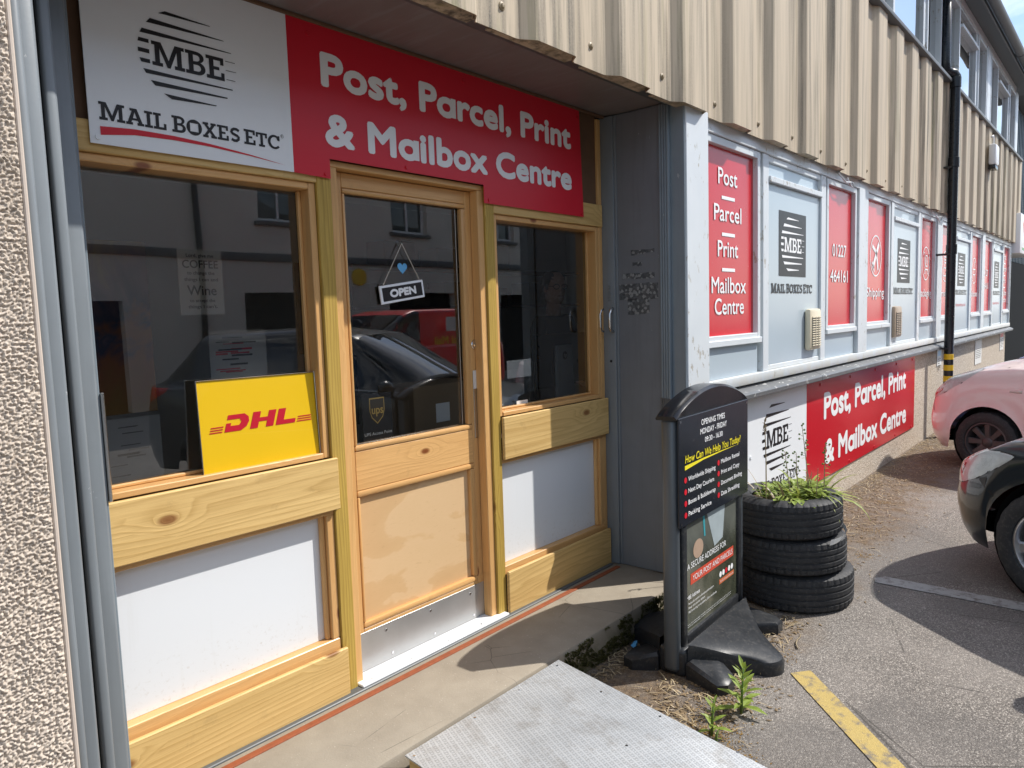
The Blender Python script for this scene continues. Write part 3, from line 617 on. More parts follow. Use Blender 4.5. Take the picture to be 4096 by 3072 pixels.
bx('cladding_backing', 'brick_dark', B, -1.6, 16.9, -.46, -.42, 2.76, 4.20, 0)
# alcove soffit
bx('alcove_soffit', 'brownsoff', B, .50, 3.5875, -.405, .05, 2.757, 2.80, .002)
bx('soffit_edge', 'darkgrey', B, .45, 3.587, -.505, -.406, 2.738, 2.79, .006)
bx('soffit_trim', 'darkply', B, .80, 3.56, -.030, -.012, 2.742, 2.7565, .003)
# upper floor windows
YU = -.42
bx('upper_sill', 'gutter', B, 2.0, 16.85, -.585, -.38, 4.224, 4.262, .005)
bx('upper_head', 'upvc', B, 2.0, 16.6, -.47, -.38, 5.45, 5.56, .004)
bx('upper_room', 'room', B, 2.0, 16.6, 2.0, 2.05, 4.2, 5.6, 0); bx('upper_ceiling', 'room', B, 2.0, 16.6, -.36, 2.0, 5.48, 5.5, 0); bx('upper_floor', 'floorin', B, 2.0, 16.6, -.36, 2.0, 4.2, 4.223, 0)
def upper(x0, x1, casement, transom):
    mb = win_frame(MB(), x0, x1, 4.263, 5.449, .05, YU - .05, YU + .04)
    if casement: win_frame(mb, x0 + .051, x1 - .051, 4.36, 5.398, .042, YU - .07, YU + .0); mb.box(x0 + .051, x1 - .051, YU - .05, YU + .02, 4.314, 4.359, .004)
    if transom: mb.box(x0 + .051, x1 - .051, YU - .085, YU + .02, 5.16, 5.20, .004)
    w = mb.build('upper_window', 'whitepaint', B); MB().quad((x0 + .04, YU - .01, 4.30), (x1 - .04, YU - .01, 4.30), (x1 - .04, YU - .01, 5.42), (x0 + .04, YU - .01, 5.42)).build('pane', 'glassup', w)
for i in range(-1, 4):
    x = X0 + i * PITCH - .06
    upper(x, x + .80, 1, 0); upper(x + .802, x + 2.09, 0, 1); upper(x + 2.092, x + 2.93, 1, 0); bx('upper_post', 'whitepaint', B, x + 2.932, x + PITCH - .002, YU - .07, YU + .04, 4.263, 5.449, .004)
# eaves
bx('eaves_soffit', 'darkgrey', B, 2.0, 17.4, -.66, -.38, 5.561, 5.59, .003)
bx('fascia_board', 'darkgrey', B, 2.0, 17.4, -.69, -.661, 5.48, 5.66, .004)
gp = [(-.70 - .065 + .065 * math.cos(t), 5.545 + .065 * math.sin(t)) for t in np.linspace(0, -math.pi, 14)]
gp += [(-.765 + .058 * math.cos(t), 5.545 + .058 * math.sin(t)) for t in np.linspace(-math.pi, 0, 14)]
for i in range(5):
    a = 2.0 + i * 3.1; MB().prism(gp, a, a + 3.096, axis=0).build('gutter_length', 'gutter', B, auto=50)
    MB().prism([(y * 1 + (y + .765) * .10, 5.545 + (z - 5.545) * 1.10) for y, z in gp[:14]] + [(y, z) for y, z in gp[14:]], a + 3.04, a + 3.15, axis=0).build('gutter_union', 'gutter', B, auto=50)
MB().prism([(-.78, 5.62), (2.4, 7.0), (2.4, 7.05), (-.78, 5.67)], 2.0, 17.4, axis=0).build('roof', 'slate', B)
bx('party_wall', 'pebble', B, 16.45, 16.60, -.24, 2.6, 0, 5.56, 0)
# ------------------------------------------------------------------ interior
struct(bx('interior_floor', 'floorin', None, .25, 8.0, .10, 3.6, .10, .158, 0))
struct(bx('interior_wall', 'room', None, .25, 8.0, 3.55, 3.65, .158, 2.80, 0))
struct(bx('interior_side_wall', 'room', None, .20, .25, .12, 3.65, .158, 2.80, 0))
struct(bx('interior_end_wall', 'room', None, 8.0, 8.05, -.3, 3.65, .158, 2.80, 0))
struct(bx('interior_ceiling', 'room', None, .20, 8.05, .06, 3.65, 2.81, 2.87, 0))
struct(bx('interior_lining', 'room', None, 3.62, 8.0, -.295, -.27, .158, 2.80, 0))

# ------------------------------------------------------------------ timber shopfront
T = thing('timber_shopfront', 'new timber shopfront with glazed door, side windows and white lower panels', 'shopfront', (2.2, .02, .16))
YB0, YB1 = -.031, -.0128
bx('post', 'post_z', T, 1.632, 1.696, -.0125, .10, .161, 2.26, .003); bx('post', 'post_z', T, 2.556, 2.618, -.0125, .10, .161, 2.26, .003)
bx('end_post', 'pine_z', T, 3.518, 3.552, -.002, .10, .161, 2.74, .002); bx('end_post', 'pine_z', T, .64, .70, -.002, .10, .161, 2.74, .002)
bx('sign_backing', 'darkply', T, .62, 3.5175, .012, .03, 2.2645, 2.755, 0)
bx('header_board', 'treat_x', T, .72, 1.6315, -.0118, .06, 2.169, 2.262, .003); bx('header_board', 'treat_x', T, 2.6185, 3.545, -.0118, .06, 2.139, 2.262, .003)
def glazed(x0, x1, z0, z1, sill_f):
    mb = MB(); mb.box(x0 - .0, x0 + .028, .0, .095, z0, z1, .003); w = mb.build('window_frame', 'pine_z', T)
    bx('jamb', 'pine_z', w, x1 - .028, x1, .0, .095, z0, z1, .003); bx('head', 'pine_x', w, x0 + .0285, x1 - .0285, .001, .095, z1 - .026, z1, .003)
    bx('sill_strip', 'pine_x', w, x0 + .0285, x1 - .0285, -.004, .095, z0 - .0, z0 + .022, .003)
    MB().quad((x0 + .02, .072, z0 + .012), (x1 - .02, .072, z0 + .012), (x1 - .02, .072, z1 - .015), (x0 + .02, .072, z1 - .015)).build('glass_pane', 'glass', w)
    for zz, a in ((z0 + .0225, 0), ): bx('bead', 'pine_x', w, x0 + .0285, x1 - .0285, .052, .070, zz, zz + .012, .003)
    bx('bead', 'pine_z', w, x1 - .042, x1 - .0285, .052, .070, z0 + .036, z1 - .0265, .003); return w
WL = glazed(.715, 1.6305, 1.123, 2.1685, 0); WR = glazed(2.619, 3.5175, 1.156, 2.1385, 0)
def lower(x0, x1, za, zb, zc, zd, xb0, xb1):
    bx('board', 'treat_x', T, xb0, xb1, YB0, YB1, zb, za, .004); bx('board', 'treat_x', T, xb0, xb1, YB0, YB1, .163, zd, .004)
    bx('rail', 'pine_x', T, x0, x1, -.004, .05, zb - .022, zb + .03, .002); bx('rail', 'pine_x', T, x0, x1, -.006, .05, zd - .02, zc - .004, .003)
    bx('backing', 'darkply', T, x0, x1, .051, .06, .165, za, 0)
    bx('white_panel', 'pvc', T, x0, x1 - .002, .034, .044, zc - .0035, zb - .0225, .001)
    bx('panel_bead', 'pine_z', T, x1 - .034, x1, -.003, .033, zc - .0035, zb - .0225, .003); bx('panel_bead', 'pine_z', T, x1 - .052, x1 - .0345, .012, .033, zc - .0035, zb - .0225, .004)
lower(.72, 1.6315, 1.1225, .920, .402, .358, .72, 1.648); lower(2.6185, 3.5175, 1.1555, .944, .406, .377, 2.6185, 3.545)
# door frame and door
bx('door_head', 'pine_x', T, 1.6965, 2.5555, .0, .10, 2.238, 2.263, .003); bx('door_jamb', 'pine_z', T, 1.6965, 1.732, -.002, .10, .17, 2.2375, .003); bx('door_jamb', 'pine_z', T, 2.5145, 2.5555, -.002, .048, .17, 2.2375, .003)
bx('door_stop', 'pine_z', T, 2.5465, 2.5555, .0485, .10, .17, 2.2375, .002)
D = bx('door', 'pine_z', T, 1.7345, 1.787, .050, .094, .178, 2.2355, .003); D['label'] = 'half-glazed pine door with plywood panel and metal kick plate'
bx('stile', 'pine_z', D, 2.482, 2.545, .050, .094, .178, 2.2355, .003)
bx('top_rail', 'pine_x', D, 1.7872, 2.4818, .0505, .094, 2.176, 2.2355, .003); bx('middle_rail', 'pine_x', D, 1.7872, 2.4818, .0505, .094, .948, 1.113, .003); bx('bottom_rail', 'pine_x', D, 1.7872, 2.4818, .0505, .094, .178, .362, .003)
def bead(z0, z1, x0, x1, vert): return bx('bead', 'pine_z' if vert else 'pine_x', D, x0, x1, .046, .076, z0, z1, .008)
bead(1.1135, 1.137, 1.7875, 2.4815, 0); bead(2.155, 2.1755, 1.7875, 2.4815, 0); bead(1.1375, 2.1545, 2.452, 2.4815, 1); bead(1.1375, 2.1545, 1.7875, 1.80, 1)
bead(.362, .388, 1.7875, 2.4815, 0); bead(.921, .9475, 1.7875, 2.4815, 0); bead(.3885, .9205, 2.452, 2.4815, 1); bead(.3885, .9205, 1.7875, 1.80, 1)
MB().quad((1.79, .080, 1.12), (2.48, .080, 1.12), (2.48, .080, 2.175), (1.79, .080, 2.175)).build('glass_pane', 'glass', D)
bx('spacer_bar', 'steel', D, 2.4445, 2.4515, .079, .088, 1.138, 2.155, .001)
bx('plywood_panel', 'plywood', D, 1.7885, 2.4805, .069, .082, .37, .94, .001)
kp = bx('kick_plate', 'kick', D, 1.737, 2.5435, .0475, .0498, .180, .346, .0005)
for x, z in ((1.90, .318), (1.93, .205), (2.16, .316), (2.18, .200), (2.42, .314), (2.44, .20)): MB().disc((x, .0474, z), .006, (0, -1, 0), 12, .002).build('screw', 'chrome', kp, auto=40)
MB().lathe([(.0001, .010), (.010, .0105), (.012, .006), (.021, .005), (.023, .002), (.023, 0)], (2.516, .0498, 1.518), (0, -1, 0), 24).build('lock_cylinder', 'chrome', D, auto=30)
bx('lock_guard', 'steel', D, 2.496, 2.549, .0468, .0497, 1.066, 1.392, .001); bx('paper_tag', 'paper', D, 2.4935, 2.534, .0455, .0466, 1.306, 1.394, 0)
bx('threshold', 'signwhite', T, 1.70, 2.602, -.042, .055, .166, .178, .003)
for x in (1.76, 1.98, 2.2, 2.42): MB().disc((x, -.02, .178), .005, (0, 0, 1), 10, .001).build('screw', 'steel', T)

# ------------------------------------------------------------------ fascia sign
F = thing('fascia_sign', 'white and red fascia sign above the wooden shop door', 'sign', (2.1, -.02, 2.19))
def board(name, mat, poly, y0, y1, parent):
    mb = MB(); pts = [Vector((a, b, 0)) for a, b in poly]; tri = geometry.tessellate_polygon([pts]); n = len(poly)
    mb.add([(a, y0, b) for a, b in poly] + [(a, y1, b) for a, b in poly], [tuple(t) for t in tri] + [tuple(i + n for i in reversed(t)) for t in tri] + [(i, (i + 1) % n, (i + 1) % n + n, i + n) for i in range(n)]); return mb.build(name, mat, parent)
board('white_board', 'signwhite', [(.853, 2.193), (1.5305, 2.193), (1.5305, 2.742), (.853, 2.742)], -.0225, -.0185, F)
board('red_board', 'signred', [(1.5312, 2.193), (1.688, 2.188), (1.688, 2.262), (2.542, 2.262), (2.542, 2.179), (3.345, 2.179), (3.32, 2.742), (1.5312, 2.742)], -.0225, -.0185, F)
FS = facade(-.0225)
mb = MB(); logo(mb, FS, 1.1675, 2.497, .319); mb.build('logo', 'black', F)
mb = MB(); slab_word(mb, 'MAIL', FS, .882, 1.078, 2.264, .052, small=.94); slab_word(mb, 'BOXES', FS, 1.096, 1.327, 2.264, .051, small=.94); slab_word(mb, 'ETC', FS, 1.341, 1.478, 2.264, .050, small=.94); mb.build('wordmark', 'black', F)
mb = MB(); ring2d(mb, FS, 1.4885, 2.312, .0065, .0065, .001, n=20); ctext(mb, 'R', FS, 1.4885, 2.3085, .007, 0); mb.build('registered_mark', 'black', F)
sw = [(.882, 2.244), (.98, 2.251), (1.10, 2.2505), (1.22, 2.244), (1.36, 2.230), (1.494, 2.2125), (1.36, 2.2255), (1.22, 2.235), (1.10, 2.2375), (.98, 2.2335), (.882, 2.219)]
mb = MB(); flat(mb, FS, sw, .0015); mb.build('swoosh', 'red', F)
mb = MB(); text(mb, 'Post, Parcel, Print', FS, 1.666, 3.238, 2.524, .126, .045, spacing=1.02, geo=True); mb.build('lettering', 'white', F)
mb = MB(); text(mb, '& Mailbox Centre', FS, 1.672, 3.237, 2.309, .124, .045, spacing=1.02, geo=True); mb.build('lettering', 'white', F)
for x, z in ((.875, 2.212), ): MB().disc((x, -.0225, z), .009, (0, -1, 0), 16, .004).build('screw_cap', 'signwhite', F, auto=40)
for x, z in ((1.668, 2.203), (2.07, 2.280), (2.575, 2.196), (3.325, 2.193), (1.62, 2.70), (2.43, 2.705), (3.30, 2.70)): MB().disc((x, -.0225, z), .008, (0, -1, 0), 16, .004).build('screw_cap', 'red', F, auto=40)

# ------------------------------------------------------------------ banner on the low wall
K = thing('wall_banner', 'long white and red banner board on the low pebbledash wall', 'sign', (6.9, -.43, .26))
bx('white_board', 'signwhite', K, 4.565, 5.688, -.434, -.4215, .275, 1.052, .001); bx('red_board', 'bannerred', K, 5.689, 9.235, -.434, -.4215, .235, 1.052, .001)
FK = facade(-.434)
mb = MB(); logo(mb, FK, 5.095, .742, .56, .0015, H=.47); mb.build('logo', 'black', K)
mb = MB(); slab_word(mb, 'MAIL BOXES ETC', FK, 4.70, 5.52, .375, .075); mb.build('wordmark', 'black', K)
mb = MB(); text(mb, 'Post, Parcel, Print', FK, 6.09, 8.82, .724, .222, .042, geo=True); mb.build('lettering', 'white', K)
mb = MB(); text(mb, '& Mailbox Centre', FK, 6.125, 8.85, .342, .212, .042, geo=True); mb.build('lettering', 'white', K)
for x in (6.0, 6.8, 7.6, 8.4, 9.1):
    for z in (.262, 1.02): MB().disc((x, -.434, z), .013, (0, -1, 0), 12, .006).build('screw_cap', 'red', K, auto=40)
MB().disc((4.62, -.434, .66), .013, (0, -1, 0), 12, .006).build('screw_cap', 'signwhite', K, auto=40)

# ------------------------------------------------------------------ folded steel doors either side of the alcove
G = thing('folding_steel_door', 'folded grey concertina door leaves beside the roughcast pier', 'door', (.68, -.2, .16))
for x0, x1, y0, y1, mt in ((.5445, .569, -.472, -.405, 'greyl'), (.5695, .618, -.402, -.30, 'greyl'), (.671, .702, -.252, -.14, 'greyl'), (.7025, .782, -.122, -.05, 'greyl')):
    MB().box(x0, x1, y0, y1, .163, 2.735, .009).build('door_leaf', mt, G, auto=50)
bx('closing_strip', 'grey', G, .7825, .812, -.045, -.034, .163, 2.735, .002); bx('gap_shade', 'brick_dark', G, .6185, .6705, -.235, -.225, .163, 2.735, 0)  # dark sheet stands in for the shade between the folded leaves
bx('drop_bolt', 'steel', G, .8125, .822, -.052, -.036, 1.13, 1.46, .002)
H = thing('folding_steel_door', 'open grey sheet steel door with torn sticker patches beside the white post', 'door', (3.57, -.2, .16))
bx('leading_stile', 'greyl', H, 3.5535, 3.587, -.081, .012, .163, 2.75, .005); bx('door_sheet', 'greyp', H, 3.572, 3.587, -.366, -.0815, .163, 2.75, .002)
for y in (-.381, -.396, -.411, -.426): bx('hinge_rib', 'grey', H, 3.560, 3.587, y, y + .0142, .163, 2.75, .005)
bx('bead_strip', 'greyl', H, 3.564, 3.5715, -.094, -.082, .163, 2.75, .002)
def dhandle(x, y, z0, z1, out): MB().tube([(x, y, z0), (x - out * .7, y, z0 + .008), (x - out, y, z0 + .03), (x - out, y, z1 - .03), (x - out * .7, y, z1 - .008), (x, y, z1)], .009, 10).build('pull_handle', 'steel', H, smooth=True)
dhandle(3.5535, -.066, 1.54, 1.672, .035); dhandle(3.5535, .004, 1.54, 1.672, .03)
bx('bolt_plate', 'greyl', H, 3.5505, 3.5534, -.06, -.035, 1.72, 1.825, .001)
for z in (1.735, 1.752, 1.769, 1.786, 1.803): bx('bolt_rib', 'greyl', H, 3.546, 3.5504, -.058, -.037, z, z + .009, .002)
MB().disc((3.5534, -.048, 1.369), .008, (-1, 0, 0), 12, .002).build('keyhole', 'black', H)
def _flake():
    k = NT('torn_sticker_residue'); p = k.pos(); c = k.ramp(k.xyz(k.vor(p, 75, out='Color'))[0], (0, (.07, .08, .09)), (.7, (.13, .14, .15)), (.72, (.24, .26, .27)), (1, (.30, .32, .33)))
    return k.bsdf(c, .5, .3)
M['flake'] = _flake()
def patch_yz(y0, y1, z0, z1, n=9):
    pts = []
    for i in range(n): pts.append((y0 + (y1 - y0) * i / (n - 1), z0 + random.uniform(0, .012)))
    for i in range(n): pts.append((y1 - (y1 - y0) * i / (n - 1), z1 - random.uniform(0, .006)))
    mb = MB(); P = [Vector((a, b, 0)) for a, b in pts]; mb.add([(3.5712, a, b) for a, b in pts], [tuple(t) for t in geometry.tessellate_polygon([P])]); mb.build('torn_sticker', 'flake', H)
for a in ((-.35, -.10, 1.715, 1.812), (-.295, -.155, 1.632, 1.722), (-.33, -.12, 1.83, 1.868), (-.25, -.19, 1.90, 1.93), (-.33, -.18, 1.965, 1.998)): patch_yz(*a)

# ------------------------------------------------------------------ ramp
RP = thing('access_ramp', 'pale aluminium tread-plate ramp leading up to the concrete step', 'ramp', (1.93, -1.2, 0))
sl = (.175 - .03) / 1.45
def rz(y): return .178 + (y + .535) * sl
x0, x1, ya, yb = 1.495, 2.355, -.535, -1.99
x1b = x1 - .07
MB().add([(x0, ya, rz(ya)), (x1, ya, rz(ya)), (x1b, yb, rz(yb)), (x0, yb, rz(yb)), (x0, ya, rz(ya) - .005), (x1, ya, rz(ya) - .005), (x1b, yb, rz(yb) - .005), (x0, yb, rz(yb) - .005)], [(0, 1, 2, 3), (7, 6, 5, 4), (0, 4, 5, 1), (1, 5, 6, 2), (2, 6, 7, 3), (3, 7, 4, 0)]).build('tread_plate', 'tread', RP)
for x in (x0 + .01, x1b - .055): MB().add([(x, ya - .01, .0), (x + .045, ya - .01, 0), (x + .045, yb + .02, 0), (x, yb + .02, 0), (x, ya - .01, rz(ya) - .007), (x + .045, ya - .01, rz(ya) - .007), (x + .045, yb + .02, rz(yb + .02) - .007), (x, yb + .02, rz(yb + .02) - .007)], [(3, 2, 1, 0), (4, 5, 6, 7), (0, 1, 5, 4), (1, 2, 6, 5), (2, 3, 7, 6), (3, 0, 4, 7)]).build('side_bearer', 'treat_y', RP)
for x in (x0 + .03, x0 + .30, x0 + .57, x1 - .055):
    for y in (-.56, -.80, -1.05, -1.35, -1.65):
        if x in (x0 + .30, x0 + .57) and y != -.56 and y != -1.05: continue
        MB().disc((x + random.uniform(-.02, .02), y, rz(y)), .0055, (0, 0, 1), 10, .0015).build('screw', 'steel', RP)

# ------------------------------------------------------------------ pavement sign
A = thing('pavement_sign', 'black swing pavement sign listing opening times on a moulded plastic base', 'sign', (3.2, -.85, 0))
AO = Vector((2.815, -.864, 0)); AX = Vector((.8, .030, 0)).normalized(); AN = Vector((AX.y, -AX.x, 0))     # AN points to the reader
AM = Matrix((AX, -AN, Vector((0, 0, 1)))).transposed().to_4x4(); AM.translation = AO       # local x along board, y back, z up
def ab(name, mat, fn, parent=A, **k):
    mb = MB(); fn(mb); mb.tf(AM); return mb.build(name, mat, parent, **k)
for x in (.002, .742):
    ab('side_pole', 'pole', lambda q: q.box(x, x + .052, .012, .088, .02, 1.182, .022), auto=50)
def hood(q):
    n = 22
    for i in range(n): pass
    prof = [(-.01 + .822 * i / n, 1.178 + .012 + .105 * math.sin(math.pi * i / n) ** .75) for i in range(n + 1)]
    vs = []
    for x, z in prof:
        vs += [(x, .004, 1.172), (x, -.002, z - .012), (x, .012, z), (x, .088, z), (x, .102, z - .012), (x, .098, 1.172)]
    fs = [(i * 6 + j, (i + 1) * 6 + j, (i + 1) * 6 + (j + 1) % 6, i * 6 + (j + 1) % 6) for i in range(n) for j in range(6)]
    fs += [tuple(range(6)), tuple(range(n * 6 + 5, n * 6 - 1, -1))]; q.add(vs, fs)
ab('arched_hood', 'blackgloss', hood, auto=40)
hp = ab('header_panel', 'boardblack', lambda q: q.box(.0, .806, -.004, .003, .692, 1.181, .002))
FA = (AO + AN * .0042, AX, Vector((0, 0, 1)))
def at(fn, mat, name='lettering', parent=None): mb = MB(); fn(mb); return mb.build(name, mat, parent or hp)
at(lambda q: ctext(q, 'OPENING TIMES', FA, .365, 1.123, .026, .012, w=.27), 'white'); at(lambda q: ctext(q, 'MONDAY - FRIDAY', FA, .37, 1.081, .026, .012, w=.305), 'white'); at(lambda q: ctext(q, '09:30 - 16:30', FA, .37, 1.039, .024, .012, w=.205), 'white')
at(lambda q: text(q, 'How Can We Help You Today?', FA, .058, .70, .975, .034, .012, shear=.15), 'yellowp')
at(lambda q: flat(q, FA, [(.056, .964), (.25, .969), (.47, .969), (.675, .966), (.47, .964), (.25, .9595), (.056, .944)], .0015), 'yellowp', 'underline')
for i, (s, z) in enumerate((('Worldwide Shipping', .890), ('Next Day Couriers', .837), ('Boxes & Bubblewrap', .784), ('Packing Service', .731))):
    at(lambda q: text(q, s, FA, .088, .088 + .0165 * len(s), z, .021, .008), 'white'); at(lambda q: flat(q, FA, arc(.062, z + .009, .0135, .0135, 0, 345, 23), .0015), 'red', 'bullet')
for i, (s, z) in enumerate((('Mailbox Rental', .905), ('Print and Copy', .852), ('Document Binding', .799), ('Data Shredding', .746))):
    at(lambda q: text(q, s, FA, .452, .452 + .0165 * len(s), z, .021, .008), 'white'); at(lambda q: flat(q, FA, arc(.424, z + .009, .0135, .0135, 0, 345, 23), .0015), 'red', 'bullet')
for x, z in ((.018, 1.165), (.788, 1.165), (.018, .708), (.788, .708)): at(lambda q: flat(q, FA, arc(x, z, .006, .006, 0, 330, 11), .002), 'steel', 'screw')
fr_ = ab('poster_frame', 'plastic', lambda q: (q.box(.056, .095, .004, .05, .12, .70, .006), q.box(.70, .74, .004, .05, .12, .70, .006), q.box(.0955, .6995, .004, .05, .12, .172, .006), q.box(.0955, .6995, .02, .05, .1725, .70, .0)), auto=40)
def _poster():
    k = NT('poster_print'); o = k.obj(); x = k.xyz(o); n = k.noise(o, 3.5, 4, .6, .6)
    c = k.ramp(n, (.3, (.022, .026, .018)), (.5, (.06, .065, .042)), (.72, (.14, .14, .10)))
    w = k.ramp(k.math('ADD', x[2], k.math('MULTIPLY', n, .25)), (.12, 0.0), (.30, .5)); c = k.mix(w, c, (.20, .215, .20)); return k.bsdf(c, .18, 0, k.bump(k.noise(o, 7, 3), .1, .01), .6)
M['poster'] = _poster()
po = ab('poster', 'poster', lambda q: q.box(.0955, .6995, .0165, .0195, .1725, .6915, 0), fr_)
FP = (AO - AN * .0165, AX, Vector((0, 0, 1)))
at(lambda q: flat(q, FP, [(.33, .69), (.42, .50), (.52, .52), (.55, .69)], .001), plain('pale_blue_sleeve', (.36, .42, .44), .4, var=.2, sc=20), 'printed_sleeve', fr_)
at(lambda q: flat(q, FP, arc(.235, .54, .055, .045, 0, 345, 23), .0012), plain('printed_skin', (.42, .30, .22), .4, var=.2, sc=30), 'printed_hand', fr_)
at(lambda q: flat(q, FP, [(.285, .69), (.30, .58), (.315, .58), (.305, .69)], .0014), plain('teal_print', (.05, .34, .40), .4), 'printed_pen', fr_)
at(lambda q: text(q, 'A SECURE ADDRESS FOR', FP, .115, .56, .466, .028, .0), 'white', 'lettering', fr_)
bd = at(lambda q: flat(q, FP, [(.15, .388), (.655, .388), (.655, .440), (.15, .440)], .001), plain('orange_red_print', (.58, .075, .04), .4), 'red_band', fr_)
at(lambda q: text(q, 'YOUR POST AND PARCELS', FP, .17, .64, .402, .026, .0, off=.0022), 'white', 'lettering', fr_)
for i in range(5): at(lambda q: flat(q, FP, arc(.49 + i * .036, .337, .0145, .0145, 0, 345, 20), .0016), 'red' if i == 2 else 'white', 'round_icon', fr_)
at(lambda q: flat(q, FP, [(.475, .288), (.66, .288), (.66, .312), (.475, .312)], .001), plain('orange_print', (.55, .14, .05), .4), 'orange_band', fr_)
at(lambda q: text(q, 'for all solutions mbe.co.uk', FP, .485, .65, .296, .0095, .0, off=.0022), 'white', 'lettering', fr_)
at(lambda q: text(q, 'MBE Address', FP, .108, .245, .326, .018, .01), 'white', 'lettering', fr_)
for z, s in ((.300, 'Perfect for anyone in shared accommodation'), (.280, 'Never miss another delivery'), (.260, 'Mail forwarding to any address, UK or worldwide')): at(lambda q: text(q, s, FP, .125, .125 + .0067 * len(s), z, .011, .0), 'white', 'lettering', fr_)
for z in (.205, .195): at(lambda q: text(q, 'Terms and conditions apply. Availability and services may vary at each independently owned centre', FP, .108, .62, z, .0045, .0), 'white', 'small_print', fr_)
def lobe(q, sgn):
    nx, nt = 18, 12; vs = []
    for j in range(nt + 1):
        t = j / nt
        for i in range(nx + 1):
            s = i / nx; a = s * 2 - 1
            xf = .045 + .69 * s; yf = -.02 if sgn < 0 else .12
            ang = math.pi * (1 - s); xt = .325 + .085 * math.cos(ang); yt = yf + sgn * (.235 + .085 * math.sin(ang))
            e = t ** .85; x = xf * (1 - e) + xt * e; y = yf * (1 - t) + yt * t
            z = .150 * (1 - t) + .062 * t + .012 * math.sin(math.pi * t) * (1 - abs(a))
            vs.append((x, y, z))
    q.add(vs, [(j * (nx + 1) + i, j * (nx + 1) + i + 1, (j + 1) * (nx + 1) + i + 1, (j + 1) * (nx + 1) + i) for j in range(nt) for i in range(nx)])
    per = [j * (nx + 1) for j in range(nt + 1)] + [nt * (nx + 1) + i for i in range(1, nx + 1)] + [j * (nx + 1) + nx for j in range(nt - 1, -1, -1)]
    top = [vs[p] for p in per]; n = len(top); cx = .38; cyy = top[0][1]
    out = [(x + (x - cx) * .02, y + (y - cyy) * .03, z - .016) for x, y, z in top]; bot = [(x, y, 0) for x, y, z in out]
    q.add(top + out + bot, [(i, i + 1, n + i + 1, n + i) for i in range(n - 1)] + [(n + i, n + i + 1, 2 * n + i + 1, 2 * n + i) for i in range(n - 1)])
ab('base_lobe', 'plastic', lambda q: lobe(q, -1), auto=50); ab('base_lobe', 'plastic', lambda q: lobe(q, 1), auto=50)
ab('base_core', 'plastic', lambda q: q.box(.02, .776, -.018, .118, 0, .13, .02), auto=50)
def foot(q, pts, h0, h1):
    n = len(pts); hs = [h0 if i in (0, n - 1) else h1 for i in range(n)]
    c = (sum(p[0] for p in pts) / n, sum(p[1] for p in pts) / n); ins = [(c[0] + (p[0] - c[0]) * .86, c[1] + (p[1] - c[1]) * .86) for p in pts]
    q.add([(p[0], p[1], 0) for p in pts] + [(p[0], p[1], h - .014) for p, h in zip(pts, hs)] + [(p[0], p[1], h) for p, h in zip(ins, hs)], [(i, (i + 1) % n, n + (i + 1) % n, n + i) for i in range(n)] + [(n + i, n + (i + 1) % n, 2 * n + (i + 1) % n, 2 * n + i) for i in range(n)] + [tuple(range(2 * n, 3 * n))])
for pts in ([(.02, -.019), (-.04, -.19), (-.005, -.225), (.075, -.225), (.20, -.10), (.20, -.019)], [(.60, -.019), (.62, -.10), (.70, -.20), (.765, -.20), (.80, -.16), (.775, -.019)], [(.20, .119), (.20, .20), (.06, .275), (-.03, .27), (-.045, .22), (.02, .119)], [(.775, .119), (.82, .22), (.79, .26), (.70, .26), (.60, .19), (.60, .119)]):
    ab('base_foot', 'plastic', lambda q: foot(q, pts, .085, .06), auto=40)

# ------------------------------------------------------------------ tyres and planting
def tyre(label, cx, cy_, z0, Ro, w, tilt=(0, 0), rot=0):
    hw = w / 2; tw = hw * .80; prof = []
    gr = [-.62, -.22, .22, .62]; pts = [(-1.0)]
    prof += [(Ro - .115, -hw * .78), (Ro - .100, -hw * .92), (Ro - .065, -hw * 1.0), (Ro - .032, -hw * .96), (Ro - .014, -hw * .87), (Ro - .004, -tw)]
    for g in gr:
        h = g * tw; prof += [(Ro, h - .0065), (Ro - .0055, h - .005), (Ro - .0055, h + .005), (Ro, h + .0065)]
    prof += [(Ro - .004, tw), (Ro - .014, hw * .87), (Ro - .032, hw * .96), (Ro - .065, hw), (Ro - .100, hw * .92), (Ro - .115, hw * .78), (Ro - .108, hw * .70), (Ro - .05, hw * .72), (Ro - .018, hw * .5), (Ro - .018, -hw * .5), (Ro - .05, -hw * .72), (Ro - .108, -hw * .70)]
    def fn(r, h, k, j):
        if abs(h) > tw * .68 and Ro - .02 < r and k % 5 in (0,): return r - .0045
        return r
    ax = Vector((tilt[0], tilt[1], 1)).normalized()
    o = MB().lathe(prof, (cx, cy_, z0 + hw), ax, 240, fn=fn, closed=True).build('tyre', 'rubber', auto=35); return tag(o, label, 'tyre', 'tyres stacked as a planter')
tyre('bottom tyre of the stacked planter, standing on the asphalt', 4.10, -.905, 0.0, .318, .208)
tyre('middle tyre of the stacked planter with worn tread', 4.055, -.895, .207, .302, .196, (.012, .01))
tyre('top tyre of the stacked planter, filled with soil and plants', 4.035, -.885, .405, .296, .212, (-.006, .022))
so = MB()
for j in range(7):
    r = .255 * j / 6
    so.v += [(4.035 + r * math.cos(t), -.885 + r * math.sin(t), .555 + .02 * mnoise.noise((r * 9, t, 1)) - .02 * (j == 6)) for t in np.linspace(0, 2 * math.pi, 24, False)]
so.f = [(j * 24 + i, j * 24 + (i + 1) % 24, (j + 1) * 24 + (i + 1) % 24, (j + 1) * 24 + i) for j in range(6) for i in range(24)]; so.mi = [0] * len(so.f)
tag(so.build('soil', 'soil', smooth=True), 'dry brown soil filling the top tyre', 'soil')
